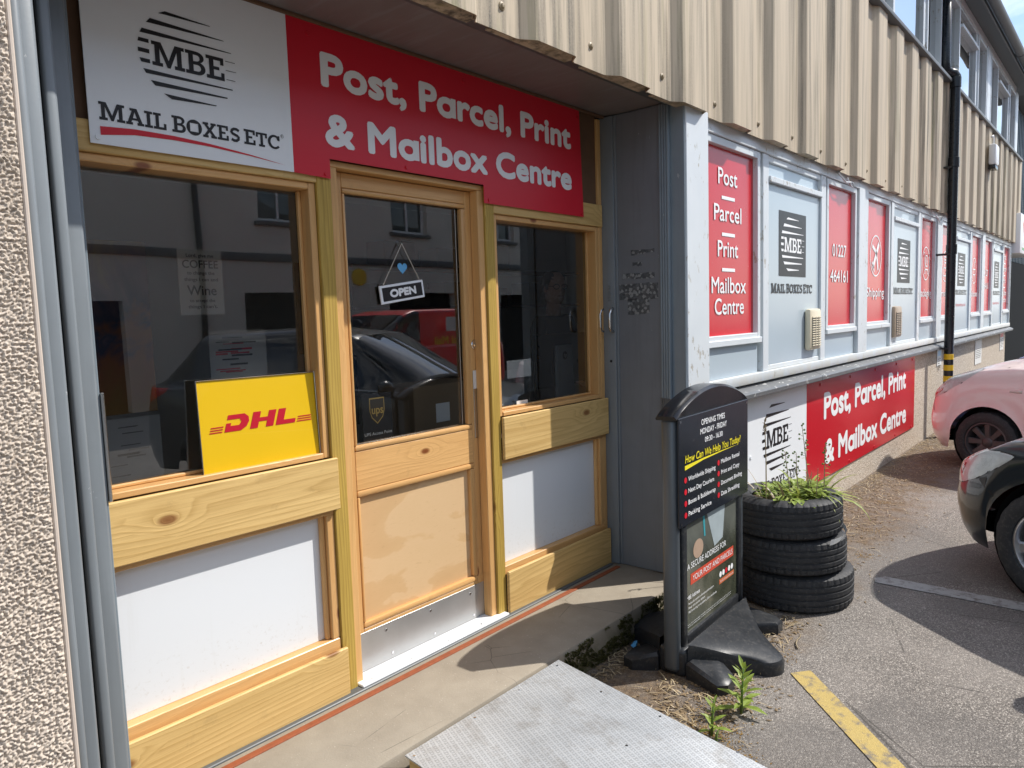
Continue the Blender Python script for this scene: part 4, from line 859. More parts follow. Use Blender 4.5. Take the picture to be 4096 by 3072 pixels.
def blade(mb, b, az, L_, w, up, droop, n=7, mi=0):
    b = Vector(b); d = Vector((math.cos(az), math.sin(az), 0)); side = Vector((-d.y, d.x, 0)); vs = []; p = b.copy(); e = up
    for i in range(n + 1):
        t = i / n; ww = w * (1 - t ** 2.2) * (.6 + .8 * min(1, t * 3)) * .6 + .0004
        vs += [tuple(p - side * ww), tuple(p + Vector((0, 0, -.15 * ww))), tuple(p + side * ww)]
        p = p + (d * math.cos(e) + Vector((0, 0, 1)) * math.sin(e)) * (L_ / n); e -= droop / n
    mb.add(vs, [f for i in range(n) for f in ((i * 3, i * 3 + 1, i * 3 + 4, i * 3 + 3), (i * 3 + 1, i * 3 + 2, i * 3 + 5, i * 3 + 4))], mi)
def leaf(mb, b, d, L_, w, fold=.25, mi=0, curl=.25):
    b = Vector(b); d = Vector(d).normalized(); s = d.cross(Vector((0, 0, 1))); s = s.normalized() if s.length > .01 else Vector((1, 0, 0)); u = s.cross(d)
    q = [b]; rows = []
    for t, ww in ((0, .05), (.3, .8), (.6, 1.0), (.85, .5), (1, .02)):
        c = b + d * L_ * t - u * curl * L_ * t * t; rows += [tuple(c - s * w * ww / 2 + u * fold * w * ww / 2), tuple(c), tuple(c + s * w * ww / 2 + u * fold * w * ww / 2)]
    mb.add(rows, [f for i in range(4) for f in ((i * 3, i * 3 + 1, i * 3 + 4, i * 3 + 3), (i * 3 + 1, i * 3 + 2, i * 3 + 5, i * 3 + 4))], mi)
PC = Vector((4.05, -.90, .55)); rnd = random.uniform
P1 = thing('strap_leaf_plant', 'clump of long yellow-green strap leaves spilling over the top tyre', 'plant', (4.12, -.95, .55))
mb = MB()
for i in range(95):
    a = rnd(-2.4, .6) if i % 3 else rnd(0, 6.28); r = rnd(0, .12); b = (4.12 + r * math.cos(a), -.95 + r * math.sin(a), .55); blade(mb, b, a, rnd(.13, .31), rnd(.008, .016), rnd(.45, 1.25), rnd(.9, 2.1))
mb.build('leaves', 'strap', P1); mb = MB()
for i in range(10):
    a = rnd(0, 6.28); blade(mb, (3.93 + rnd(-.06, .06), -.86 + rnd(-.06, .06), .55), a, rnd(.15, .28), rnd(.006, .01), rnd(.9, 1.4), rnd(.6, 1.4))
mb.build('leaves', 'drystem', P1)
P2 = thing('leafy_weed', 'leafy green weed with beaded seed stalks growing in the top tyre', 'plant', (4.06, -.98, .55))
stem = MB(); lf = MB(); bd_ = MB()
for i in range(9):
    bx_, by_ = 4.08 + rnd(-.09, .12), -.96 + rnd(-.1, .06); hgt = rnd(.10, .46) if i < 5 else rnd(.08, .18); lean = (rnd(-.05, .16) * hgt * 2, rnd(-.06, .06)); pts = [(bx_ + lean[0] * t * t, by_ + lean[1] * t, .55 + hgt * t) for t in np.linspace(0, 1, 6)]
    stem.tube(pts, [.0035 * (1 - .6 * t) for t in np.linspace(0, 1, 6)], 6)
    for t in np.linspace(.05, .75, 9):
        k = t * 5; j = int(k); p = Vector(pts[j]).lerp(Vector(pts[min(5, j + 1)]), k - j); a = rnd(0, 6.28); leaf(lf, p, (math.cos(a), math.sin(a), rnd(.1, .7)), rnd(.03, .075) * (1.15 - t), rnd(.018, .04) * (1.1 - t))
    if hgt > .25:
        for t in np.linspace(.6, 1.0, 12):
            k = t * 5; j = min(4, int(k)); p = Vector(pts[j]).lerp(Vector(pts[j + 1]), k - j); q = p + Vector((rnd(-.025, .025), rnd(-.025, .025), rnd(0, .015))); stem.tube([p, q], .0012, 4); bd_.lathe([(.0001, -.006), (.005, -.003), (.006, .002), (.0001, .007)], q, (0, 0, 1), 7)
for i in range(230):
    a = rnd(0, 6.28); r = .24 * rnd(0, 1) ** .6; p = (4.05 + r * math.cos(a), -.93 + r * .8 * math.sin(a), .552 + rnd(0, .10) * (1 - 1.6 * r) + .01); leaf(lf, p, (math.cos(a), math.sin(a), rnd(0, .9)), rnd(.03, .075), rnd(.02, .045))
stem.build('stems', 'drystem', P2); lf.build('leaves', 'leaf', P2); bd_.build('seed_heads', 'leafd', P2, smooth=True)
P3 = thing('dry_seed_stalk', 'single tall dry grey stalk standing up against the white banner', 'plant', (3.86, -.84, .55))
mb = MB(); pts = [(3.86 + .012 * math.sin(t * 3), -.84 + .01 * t, .54 + .50 * t) for t in np.linspace(0, 1, 7)]; mb.tube(pts, [.004, .0038, .0034, .003, .0026, .0022, .0018], 6)
for i in range(26):
    t = rnd(.84, 1.0); p = Vector((3.86 + .012 * math.sin(t * 3), -.84 + .01 * t, .54 + .50 * t)); q = p + Vector((rnd(-.014, .014), rnd(-.014, .014), rnd(0, .025))); mb.tube([p, q], [.0012, .0022], 5)
mb.build('stalk', 'drystem', P3)
def weed(label, cx, cy_, h, n, grp='weeds sprouting beside the ramp'):
    t = thing('young_weed', label, 'weed', (cx, cy_, 0), grp); st = MB(); lf = MB(); top = Vector((cx + .012, cy_ - .004, h)); st.tube([(cx, cy_, -.005), (cx + .006, cy_, h * .5), tuple(top)], [.006, .005, .003], 7)
    for i in range(n):
        f = i / (n - 1); p = Vector((cx, cy_, 0)).lerp(top, .08 + .92 * f); a = i * 2.4 + rnd(-.2, .2); ln = h * (.55 - .25 * f) * rnd(.8, 1.1); leaf(lf, p, (math.cos(a), math.sin(a), .25 + 1.1 * f), ln, ln * .30, .3, 0, .35 * (1 - f))
    st.build('stem', 'leafd', t, smooth=True); lf.build('leaves', 'leaf', t)
weed('taller bright green weed at the foot of the pavement sign', 2.72, -1.19, .19, 26); weed('shorter slender weed next to the ramp edge', 2.50, -1.165, .14, 16); weed('tiny broad-leaved weed at the ramp corner', 2.46, -1.20, .05, 7)

# ------------------------------------------------------------------ litter, moss
def scatter(n, fn, L0, L1, flatness=.5):
    mb = MB()
    for i in range(n):
        x, y, z = fn(); a = rnd(0, 6.28); l = rnd(L0, L1); w = l * rnd(.25, .7); d = Vector((math.cos(a), math.sin(a), rnd(-.1, .25) * flatness)); s = Vector((-math.sin(a), math.cos(a), rnd(-.3, .3) * flatness)); c = Vector((x, y, z + .002 + l * .10)); k = rnd(.1, .5) * l
        mb.add([c - d * l / 2, c - s * w / 2 + Vector((0, 0, -k * .3)), c + d * l / 2, c + s * w / 2 + Vector((0, 0, -k * .2))], [(0, 1, 2), (0, 2, 3)])
    return mb
def wallside(): x = rnd(3.7, 13); return x, -.45 - abs(random.gauss(0, .28 if x < 9 else .2)), 0
def signside():
    a = random.random()
    if a < .45: return rnd(3.05, 3.75), rnd(-1.12, -.55), 0
    if a < .75: return rnd(2.38, 3.0), random.gauss(-1.02, .12), 0
    return rnd(2.4, 3.6), rnd(-.62, -.50), 0
tag(scatter(8500, wallside, .005, .030).build('leaf_litter', 'litter'), 'dry leaf litter and grit drifted along the wall foot', 'litter', kind='stuff')
tag(scatter(2600, signside, .005, .032).build('leaf_litter', 'litter'), 'dead leaves and twigs gathered round the pavement sign', 'litter', kind='stuff')
def straw(n, fn):
    mb = MB()
    for i in range(n):
        x, y, z = fn(); a = rnd(0, 6.28); l = rnd(.025, .085); c = Vector((x, y, .004 + rnd(0, .008))); d = Vector((math.cos(a), math.sin(a), rnd(-.08, .12))); e = Vector((-d.y, d.x, 0)) * rnd(.001, .0028); k = Vector((0, 0, rnd(.002, .010)))
        mb.add([c - d * l / 2 - e, c - d * l / 2 + e, c + e + k, c - e + k, c + d * l / 2 + e * .4, c + d * l / 2 - e * .4], [(0, 1, 2, 3), (3, 2, 4, 5)])
    return mb
M['straw'] = leafm('dry_straw', (.30, .21, .10), (.62, .52, .34), 40, .1)
tag(straw(1500, wallside).build('dry_straw', 'straw'), 'pale dry straw and stalks scattered along the wall foot', 'straw', kind='stuff')
tag(straw(420, signside).build('dry_straw', 'straw'), 'pale dry straw bits round the pavement sign base', 'straw', kind='stuff')
def mossy():
    c = random.choice([(2.55, -1.20), (2.62, -1.12), (2.42, -1.26), (2.78, -1.11), (3.3, -1.12), (2.50, -1.10), (5.0, -1.05), (4.75, -.95), (5.6, -.95), (2.38, -1.32), (6.5, -.8), (5.3, -.75)]); return random.gauss(c[0], .05), random.gauss(c[1], .045), 0
tag(scatter(2600, mossy, .004, .012, 1.5).build('moss_patches', 'moss'), 'rusty orange moss growing in the asphalt by the ramp', 'moss', kind='stuff')
def stepface(): return rnd(2.45, 3.66), -.492 + rnd(-.006, .006), rnd(.0, .15)
ms = MB()
for i in range(2400):
    x, y, z = stepface()
    if mnoise.noise((x * 9, 0, z * 14)) < -.05: continue
    s = rnd(.004, .011); a = rnd(0, 6.28); ms.add([(x - s, y - .002, z), (x, y - s * 1.2, z + s * .4), (x + s, y - .002, z), (x, y + .004, z + s)], [(0, 1, 2), (0, 2, 3), (1, 2, 3)])
tag(ms.build('step_moss', 'mossg'), 'dark moss clinging to the front face of the concrete step', 'moss', kind='stuff')
def twig(x, y, a, l, label): p = [(x + math.cos(a) * l * t, y + math.sin(a) * l * t + .01 * math.sin(5 * t), .006 + .004 * math.sin(3 * t)) for t in np.linspace(0, 1, 5)]; tag(MB().tube(p, [.004, .0035, .003, .0025, .002], 6).build('twig', 'drystem', smooth=True), label, 'twig')
twig(4.7, -1.08, .9, .34, 'long pale twig lying beyond the tyres'); twig(3.42, -1.17, .3, .17, 'short twig beside the plastic sign base')
pst = MB(); _a = np.linspace(-2.0, -.75, 14); pst.add([(4.03 + .304 * math.cos(t), -.888 + .304 * math.sin(t), .398 + .012 * math.sin(t * 4)) for t in _a] + [(4.035 + .312 * math.cos(t), -.888 + .312 * math.sin(t), .418 + .02 * max(0, t + 1.5)) for t in _a], [(i, i + 1, 15 + i, 14 + i) for i in range(13)]); tag(pst.build('paper_strip', 'paper'), 'torn white paper strip caught between the upper two tyres', 'litter')
tag(MB().add([(2.93, -.56, .01), (2.97, -.555, .03), (2.965, -.535, .035), (2.94, -.53, .02), (2.95, -.56, .05)], [(0, 1, 4), (1, 2, 4), (2, 3, 4), (3, 0, 4)]).build('plastic_scrap', 'blue'), 'crumpled blue plastic scrap at the foot of the step', 'litter')

# ------------------------------------------------------------------ downpipe, vents, notices, far building
DP = thing('downpipe', 'black downpipe with yellow warning bands in front of the windows', 'downpipe', (10.12, -.6, 0))
PX, PY = 10.14, -.61
MB().tube([(PX + .02, PY, 4.24), (PX, PY, 2.5), (PX - .01, PY, .02)], .052, 18).build('lower_pipe', 'pipe', DP, auto=40)
MB().tube([(PX - .10, -.52, 5.50), (PX - .10, -.52, 4.44), (PX - .08, -.525, 4.36), (PX - .03, -.56, 4.335), (PX + .0, -.59, 4.33), (PX + .02, PY, 4.29), (PX + .02, PY, 4.20)], .054, 18).build('upper_pipe', 'pipe', DP, smooth=True)
for z in (4.22, 3.30, 2.28): MB().lathe([(.052, -.06), (.060, -.055), (.060, .055), (.052, .06)], (PX + .01, PY, z), (0, 0, 1), 18).build('socket', 'pipe', DP, auto=40)
for z in (3.24, 2.22, 1.09): bx('bracket', 'pipe', DP, PX - .085, PX - .05, PY + .0, -.42, z - .012, z + .012, .003)
for i in range(4): MB().lathe([(.0535, -.0335), (.054, -.033), (.054, .033), (.0535, .0335)], (PX - .006, PY, .990 - i * .134), (0, 0, 1), 24).build('yellow_band', 'tapey', DP, auto=40)
def vent(label, x0, x1, z0, z1, mt):
    t = thing('wall_vent', label, 'vent', ((x0 + x1) / 2, -.46, z0)); bx('vent_body', mt, t, x0, x1, -.505, -.4575, z0, z1, .02); n = 13
    bx('recess_shade', 'black', t, x0 + .035, x1 - .035, -.5065, -.5052, z0 + .03, z1 - .06, 0)  # black sheet on the body, painting the shade between the louvres
    for i in range(n):
        z = z0 + .035 + (z1 - z0 - .10) * i / (n - 1); bx('louvre', mt, t, x0 + .03, x1 - .03, -.514, -.5068, z - .0045, z + .0045, .002)
    for i in (1, 2): bx('louvre_bar', mt, t, x0 + .03 + (x1 - x0 - .06) * i / 3 - .003, x0 + .03 + (x1 - x0 - .06) * i / 3 + .003, -.5165, -.5142, z0 + .03, z1 - .06, 0)
vent('cream plastic louvred vent on the nearest white panel', 5.555, 5.80, 1.322, 1.632, 'cream'); vent('cream vent tinted brown for its shaded side on the second white panel', 8.02, 8.29, 1.31, 1.625, 'creamshade')
def notice(label, x0, x1, z0, z1, mats, tilt=0, y=-.4225):
    o = thing('notice', label, 'notice', ((x0 + x1) / 2, y, z0)); bx('sheet', mats[0], o, x0, x1, y - .006, y - .001, z0, z1, .001)
    f = facade(y - .006); q = MB(); flat(q, f, [(x0 + .03, z1 - .10), (x1 - .03, z1 - .10), (x1 - .03, z1 - .03), (x0 + .03, z1 - .03)], .001); q.build('printed_band', mats[1], o); q = MB()
    for i in range(6): bar2d(q, f, (x0 + .05, z1 - .14 - i * .028), (x1 - .05 - .03 * (i % 3), z1 - .14 - i * .028), .008)
    q.build('text_lines', 'black', o)
notice('blue and white notice partly hidden behind the downpipe', 10.45, 10.72, .84, 1.07, ('paper', 'blue')); notice('plain white paper notice on the pebbledash wall', 13.25, 13.85, .66, 1.04, ('paper', 'paper')); notice('small red and white notice at the far end of the wall', 15.85, 16.30, .74, 1.08, ('paper', 'red'))
al = thing('alarm_box', 'small white alarm box on the far beige cladding', 'alarm box', (13.15, -.6, 3.6)); bx('cover', 'upvc', al, 13.0, 13.3, -.66, -.56, 3.66, 3.96, .03); bx('base', 'blackgloss', al, 13.02, 13.28, -.65, -.56, 3.60, 3.659, .01)
MB().tube([(12.98, -.60, 4.05), (13.1, -.60, 4.09), (13.16, -.60, 4.05), (13.17, -.60, 3.96)], .014, 8).build('conduit', 'upvc', al, smooth=True)
FBD = thing('far_building', 'dark blue corrugated building beyond the end of the row', 'building', (20, .5, 0))
bx('wall', 'darkblue', FBD, 16.62, 30, -.12, 6, 0, 5.9, 0); bx('plinth', 'brick_dark', FBD, 16.62, 30, -.16, -.121, 0, 2.5, 0)
r0 = MB().prism([(0, -.121), (.05, -.17), (.13, -.17), (.18, -.121)], 2.5, 5.8, axis=2).tf(Matrix.Translation((16.65, 0, 0))).build('corrugation', 'darkblue', FBD)
for i in range(1, 40): share(r0, FBD, dx=.26 * i)
bx('eaves', 'darkgrey', FBD, 16.62, 30, -.62, .2, 5.9, 6.05, .01); bx('doorway', 'brick_dark', FBD, 17.2, 19.4, -.20, -.161, 0, 2.3, .0)
uw = MB(); pts = []
for cx_, cz_, a0 in ((.22, .22, 180), (1.18, .22, 270), (1.18, 1.18, 0), (.22, 1.18, 90)): pts += [(17.15 + x, -.19, 3.45 + z) for x, z in arc(cx_, cz_, .22, .22, a0, a0 + 90, 6)]
uw.tube(pts + [pts[0]], .045, 8); uw.tube([(17.15, -.19, 4.15), (18.55, -.19, 4.15)], .03, 8); uw = uw.build('window', 'upvc', FBD, smooth=True); bx('pane', 'glassup', uw, 17.2, 18.5, -.185, -.18, 3.5, 4.8, 0)
YS = thing('projecting_sign', 'white box sign with an orange letter at the right edge', 'sign', (17.6, -.6, 2.5)); bx('sign_box', 'signwhite', YS, 16.66, 18.6, -.60, -.24, 2.53, 3.27, .01)
q = MB(); f = facade(-.6); bar2d(q, f, (17.0, 3.12), (17.28, 2.86), .12); bar2d(q, f, (17.56, 3.12), (17.29, 2.86), .12, .0022); bar2d(q, f, (17.28, 2.88), (17.28, 2.70), .12, .0032); q.build('letter', plain('orange_letter', (.72, .20, .03), .4), YS); q = MB(); bar2d(q, f, (16.95, 2.62), (18.3, 2.62), .05); q.build('green_stripe', plain('green_print', (.06, .30, .08), .4), YS)
# ------------------------------------------------------------------ cables hanging at the window heads
def cable(label, pts, r=.006): tag(MB().tube(pts, r, 6).build('cable', 'whitepaint', smooth=True), label, 'cable')
cable('loose loop of cable above the telephone number window', [(6.2, -.50, 2.70), (6.35, -.51, 2.645), (6.5, -.52, 2.66), (6.55, -.515, 2.62), (6.48, -.51, 2.63), (6.42, -.50, 2.69)])
cable('thin cable looped above the packaging window', [(9.6, -.50, 2.70), (9.8, -.52, 2.64), (10.0, -.53, 2.66), (9.95, -.52, 2.60), (9.8, -.51, 2.66)])

# ------------------------------------------------------------------ things on and behind the shop glass
DH = thing('courier_sign', 'yellow courier sign in a clear holder leaning in the left window', 'sign', (1.37, .04, 1.145))
TL = Matrix.Translation((0, .018, 1.147)) @ Matrix.Rotation(R(-3.0), 4, 'X') @ Matrix.Rotation(R(.4), 4, 'Y')
MB().box(1.137, 1.597, .0, .0035, 0, .322, .001).tf(TL).build('card', 'dhly', DH); MB().quad((1.137, -.004, 0), (1.597, -.004, 0), (1.597, -.004, .322), (1.137, -.004, .322)).tf(TL).build('clear_cover', glass_mat('perspex', (.97, .97, .97), .8), DH)
for a in ((1.1345, 1.1365, -.005, .004, -.002, .326), (1.5975, 1.5995, -.005, .004, -.002, .326), (1.1367, 1.5973, -.005, .004, .3225, .3245)): MB().box(*a, .001).tf(TL).build('holder_rim', 'steel', DH)
fd = (TL @ Vector((0, 0, 0)), Vector((1, 0, 0)), (TL.to_3x3() @ Vector((0, 0, 1))))
q = MB(); sh = .32; o_ = .0012
def sk(x, z, pts): return [(x + a + (z + b - .13) * sh, z + b) for a, b in pts]
flat(q, fd, sk(1.222, .130, [(0, 0), (.062, 0), (.080, .012), (.086, .030), (.080, .046), (.062, .058), (.0, .058), (.0, .042), (.048, .042), (.056, .030), (.05, .020), (.018, .020), (.018, .030), (0, .030)]), o_)
flat(q, fd, sk(1.318, .130, [(0, 0), (.030, 0), (.030, .022), (.062, .022), (.062, 0), (.092, 0), (.092, .058), (.062, .058), (.062, .036), (.030, .036), (.030, .058), (0, .058)]), o_)
flat(q, fd, sk(1.420, .130, [(0, 0), (.080, 0), (.080, .016), (.030, .016), (.030, .058), (0, .058)]), o_)
for i in range(3):
    z = .131 + i * .0085; flat(q, fd, [(1.168 + i * .003, z), (1.214 + i * .003, z), (1.215 + i * .003, z + .004), (1.169 + i * .003, z + .004)], o_); flat(q, fd, [(1.508 + i * .003, z), (1.572, z), (1.572, z + .004), (1.510 + i * .003, z + .004)], o_)
q.build('logo_print', 'dhlr', DH)
OP = thing('open_sign', 'small black and white OPEN sign hanging on the door glass', 'sign', (2.09, .06, 1.70))
AN_ = math.atan2(.033, .245); OMx = Matrix.Translation((2.092, .066, 1.768)) @ Matrix.Rotation(-AN_, 4, 'Y'); fo = (OMx.translation + Vector((0, -.006, 0)), OMx.to_3x3() @ Vector((1, 0, 0)), OMx.to_3x3() @ Vector((0, 0, 1)))
MB().box(-.124, .124, -.004, .004, -.039, .039, .001).tf(OMx).build('board', 'signwhite', OP); q = MB(); flat(q, fo, [(-.113, -.029), (.113, -.029), (.113, .029), (-.113, .029)], -.0012); q.build('black_field', 'black', OP)
q = MB(); ctext(q, 'OPEN', fo, 0, -.017, .035, .07, w=.150, off=.001); q.build('lettering', 'white', OP)
hk = Vector((2.098, .062, 1.975)); q = MB()
for s in (-.105, .105): q.tube([OMx @ Vector((s, -.004, .038)), hk], .0018, 6)
q.build('cord', 'string', OP); MB().lathe([(.0001, .016), (.006, .014), (.007, .006), (.018, .002), (.020, 0)], (2.098, .0795, 1.978), (0, -1, 0), 20).build('suction_hook', M['lens'], OP, smooth=True)
ht = [(16 * math.sin(t) ** 3 / 17 * .029, (13 * math.cos(t) - 5 * math.cos(2 * t) - 2 * math.cos(3 * t) - math.cos(4 * t)) / 17 * .029) for t in np.linspace(0, 2 * math.pi, 40, False)]
q = MB(); flat(q, facade(.0790), [(2.110 + a, 1.872 + b) for a, b in ht], 0); tag(q.build('heart_sticker', 'blue'), 'light blue heart sticker on the door glass', 'sticker')
UP = thing('parcel_point_sticker', 'dim gold shield sticker low down on the door glass', 'sticker', (1.94, .085, 1.15)); q = MB(); fu = facade(.084)
bx('black_card', 'black', UP, 1.86, 2.02, .0845, .0855, 1.14, 1.34, 0); q = MB(); shd = [(-.040, .055), (.040, .055), (.040, .0), (.030, -.03), (0, -.058), (-.030, -.03), (-.040, 0)]
goldm = plain('dull_gold_print', (.30, .20, .06), .5); flat(q, fu, [(1.938 + a, 1.266 + b) for a, b in shd], .0); q.build('shield', goldm, UP); q = MB(); flat(q, fu, [(1.938 + a * .9, 1.266 + b * .9) for a, b in shd], .001); q.build('shield_field', plain('dark_brown_print', (.03, .02, .012), .5), UP); q = MB(); ctext(q, 'ups', fu, 1.938, 1.252, .036, .02, w=.062, off=.002); q.build('lettering', goldm, UP); q = MB(); text(q, 'UPS Access Point', fu, 1.866, 2.014, 1.162, .013, .0, off=.001); q.build('lettering', plain('grey_print', (.35, .36, .38), .5), UP)
def poster(label, x0, x1, y, z0, z1, base, fn=None, cat='poster'):
    o = thing('poster', label, cat, ((x0 + x1) / 2, y, z0)); bx('sheet', base, o, x0, x1, y, y + .003, z0, z1, 0); f = facade(y - .0)
    if fn: fn(o, f)
    return o
def coffee(o, f):
    q = MB(); xs = (1.545, 1.725)
    for s, z, c, w in (('Lord, give me', 1.965, .016, .13), ('COFFEE', 1.915, .036, .17), ('to change the', 1.885, .016, .13), ('things I can and', 1.855, .016, .16), ('Wine', 1.79, .045, .14), ('to accept the', 1.758, .016, .12), ("things I can't.", 1.73, .016, .14)): ctext(q, s, f, 1.635, z, c, .01, w=w)
    q.build('lettering', 'black', o)
poster('humorous black and white coffee poster inside the left window', 1.53, 1.74, .95, 1.70, 2.0, 'paper', coffee)
def blocks(cols, n=9, seed=1):
    def fn(o, f):
        rr = random.Random(seed); b = o.children[0]; x0, x1 = WLOC[o.name].x - .5 * b.dimensions.x, WLOC[o.name].x + .5 * b.dimensions.x
        z0 = WLOC[o.name].z; z1 = z0 + b.dimensions.z
        for c in cols:
            q = MB()
            for i in range(n): z = z0 + (z1 - z0) * rr.uniform(.08, .9); a = x0 + (x1 - x0) * rr.uniform(.08, .4); bar2d(q, f, (a, z), (a + (x1 - x0) * rr.uniform(.2, .45), z), (z1 - z0) * rr.uniform(.01, .035), .0008 + .0007 * cols.index(c) + .00002 * i)
            q.build('printed_lines', c, o)
    return fn
bpy.context.view_layer.update()
poster('white notice with red and black lines inside the left window', 1.80, 2.12, 1.25, 1.32, 1.62, 'paper', blocks(('red', 'black'), 8, 3)); poster('black promotional poster with red lettering bands inside the left window', 2.55, 2.95, 1.6, 1.45, 2.02, 'black', blocks(('red', 'white'), 7, 5)); poster('lower black promotional poster with red bands inside the left window', 2.60, 3.0, 1.62, .95, 1.42, 'black', blocks(('red', 'white'), 7, 8)); poster('typed customer notice low behind the left window', 1.16, 1.40, .95, .98, 1.26, 'dimpaper', blocks(('black',), 9, 2), 'notice')
def _paint():
    k = NT('abstract_landscape_print'); o = k.obj(); n = k.noise(o, 3, 4, .6, .8); z = k.xyz(o)[2]; c = k.ramp(k.math('ADD', k.math('MULTIPLY', z, .8), k.math('MULTIPLY', n, .9)), (.1, (.30, .16, .04)), (.35, (.36, .13, .05)), (.48, (.05, .06, .14)), (.62, (.20, .14, .20)), (.8, (.42, .30, .16))); return k.bsdf(c, .5)
M['painting'] = _paint(); pt = thing('painting', 'colourful sunset-toned painting on the wall inside the left window', 'painting', (1.35, 1.2, 1.2)); bx('canvas', 'painting', pt, 1.02, 1.50, 1.2, 1.22, 1.25, 2.05, .002)
cb = thing('cardboard_box', 'pale cardboard parcel standing inside behind the door glass', 'box', (2.7, .55, .9)); bx('carton', 'card', cb, 2.45, 2.95, .43, .72, .981, 1.30, .004); q = MB(); flat(q, facade(.43), [(2.60, 1.10), (2.70, 1.10), (2.70, 1.2), (2.60, 1.2)], .001); q.build('parcel_label', 'paper', cb)
ct = thing('shop_counter', 'dark counter running behind the shop windows', 'counter', (3.2, .6, .16)); bx('worktop', 'blackgloss', ct, 2.3, 6.5, .40, .74, .945, .98, .004); bx('front_panel', 'floorin', ct, 2.32, 6.48, .47, .50, .16, .944, .002)
mo = thing('computer_monitor', 'silver back of a computer monitor seen through the right window', 'monitor', (4.0, .6, .98)); MB().prism([(3.885, 1.0), (4.085, 1.0), (4.055, 1.44), (3.90, 1.44)], .60, .625).build('stand_neck', 'monitor', mo); bx('screen_back', 'blackgloss', mo, 3.70, 4.30, .63, .66, 1.16, 1.52, .01); bx('foot', 'monitor', mo, 3.86, 4.12, .52, .76, .981, 1.0, .004)
MB().disc((3.975, .6, 1.37), .028, (0, -1, 0), 24, .001).build('badge', 'black', mo); q = MB(); ctext(q, 'hp', facade(.5985), 3.975, 1.36, .025, .0, shear=.2); q.build('badge_letters', 'paper', mo)
sh_ = thing('storage_shelf', 'wall shelf loaded with boxes at the back of the shop', 'shelf', (5.6, 3.2, 1.9))
for z in (1.75, 2.15): bx('shelf_board', 'darkply', sh_, 4.2, 7.8, 3.2, 3.54, z, z + .03, .002)
for i, (x, z, w, h) in enumerate(((4.4, 1.781, .35, .22), (4.9, 1.781, .28, .18), (5.4, 1.781, .4, .25), (6.1, 1.781, .3, .2), (4.6, 2.181, .4, .24), (5.3, 2.181, .3, .2), (6.0, 2.181, .45, .28), (6.8, 1.781, .4, .26))): tag(MB().box(x, x + w, 3.22, 3.5, z, z + h, .004).build('storage_box', 'card', None), ('cardboard box %s on the back shelf' % ('furthest left on the lower row', 'small, second on the lower row', 'tall, third on the lower row', 'fourth on the lower row', 'furthest left on the upper row', 'small, middle of the upper row', 'large, right of the upper row', 'furthest right on the lower row')[i]), 'box', 'boxes on the back shelf')
tag(MB().quad((2.835, .069, 1.163), (2.925, .069, 1.163), (2.925, .069, 1.208), (2.835, .069, 1.208)).build('window_sticker', 'paper'), 'small white rectangular sticker low on the right window', 'sticker')
tag(MB().quad((3.03, .30, 1.30), (3.24, .30, 1.30), (3.24, .30, 1.40), (3.03, .30, 1.40)).build('paper_sheet', 'paper'), 'sheet of paper standing behind the right window', 'paper')
# person behind the counter
def skin(name, mat, verts, edges, radii, parent, sub=2, root=0):
    me = bpy.data.meshes.new('tmp_skin'); me.from_pydata(verts, edges, []); ob = bpy.data.objects.new('tmp_skin', me); COL.objects.link(ob); ob.modifiers.new('s', 'SKIN'); sd = me.skin_vertices[0].data
    for i, r in enumerate(radii): sd[i].radius = r if isinstance(r, tuple) else (r, r)
    sd[root].use_root = True; su = ob.modifiers.new('u', 'SUBSURF'); su.levels = su.render_levels = sub
    nm = bpy.data.meshes.new_from_object(ob.evaluated_get(bpy.context.evaluated_depsgraph_get())); q = MB(); q.add([v.co[:] for v in nm.vertices], [tuple(p.vertices) for p in nm.polygons]); bpy.data.objects.remove(ob); bpy.data.meshes.remove(me); bpy.data.meshes.remove(nm); return q.build(name, mat, parent, smooth=True)
px, py, pz = 4.36, .99, .16
PE = thing('person', 'person in a dark polo shirt and glasses standing behind the counter', 'person', (px, py, pz))
V_ = [(0, 0, .95), (0, 0, 1.15), (0, .0, 1.36), (0, 0, 1.47), (-.17, 0, 1.43), (-.25, -.03, 1.17), (-.20, -.24, 1.03), (.17, 0, 1.43), (.25, -.03, 1.17), (.20, -.24, 1.03), (-.09, 0, .88), (-.10, 0, .48), (-.10, .02, .07), (.09, 0, .88), (.10, 0, .48), (.10, .02, .07), (-.10, -.12, .03), (.10, -.12, .03)]
E_ = [(0, 1), (1, 2), (2, 3), (2, 4), (4, 5), (5, 6), (2, 7), (7, 8), (8, 9), (0, 10), (10, 11), (11, 12), (0, 13), (13, 14), (14, 15), (12, 16), (15, 17)]
skin('body', 'polo', [(px + a, py + b, pz + c) for a, b, c in V_], E_, [(.17, .12), (.17, .12), (.18, .12), .065, .075, .055, .04, .075, .055, .04, .10, .075, .05, .10, .075, .05, .04, .04], PE)
hd = MB().lathe([(.0001, -.125), (.045, -.118), (.066, -.085), (.076, -.03), (.080, .03), (.075, .08), (.05, .115), (.0001, .128)], (0, 0, 0), (0, 0, 1), 24); hd.v = [(x * .97 + 0, y * 1.18 - (.012 if y < -.05 and -.03 < z < .02 and abs(x) < .02 else 0), z) for x, y, z in hd.v]
HM = Matrix.Translation((px, py - .02, pz + 1.685)) @ Matrix.Rotation(R(-25), 4, 'Z'); hd.tf(HM).build('head', 'skin', PE, smooth=True)
MB().tube([(px, py, pz + 1.44), (px, py - .01, pz + 1.60)], [.06, .055], 14).build('neck', 'skin', PE, smooth=True)
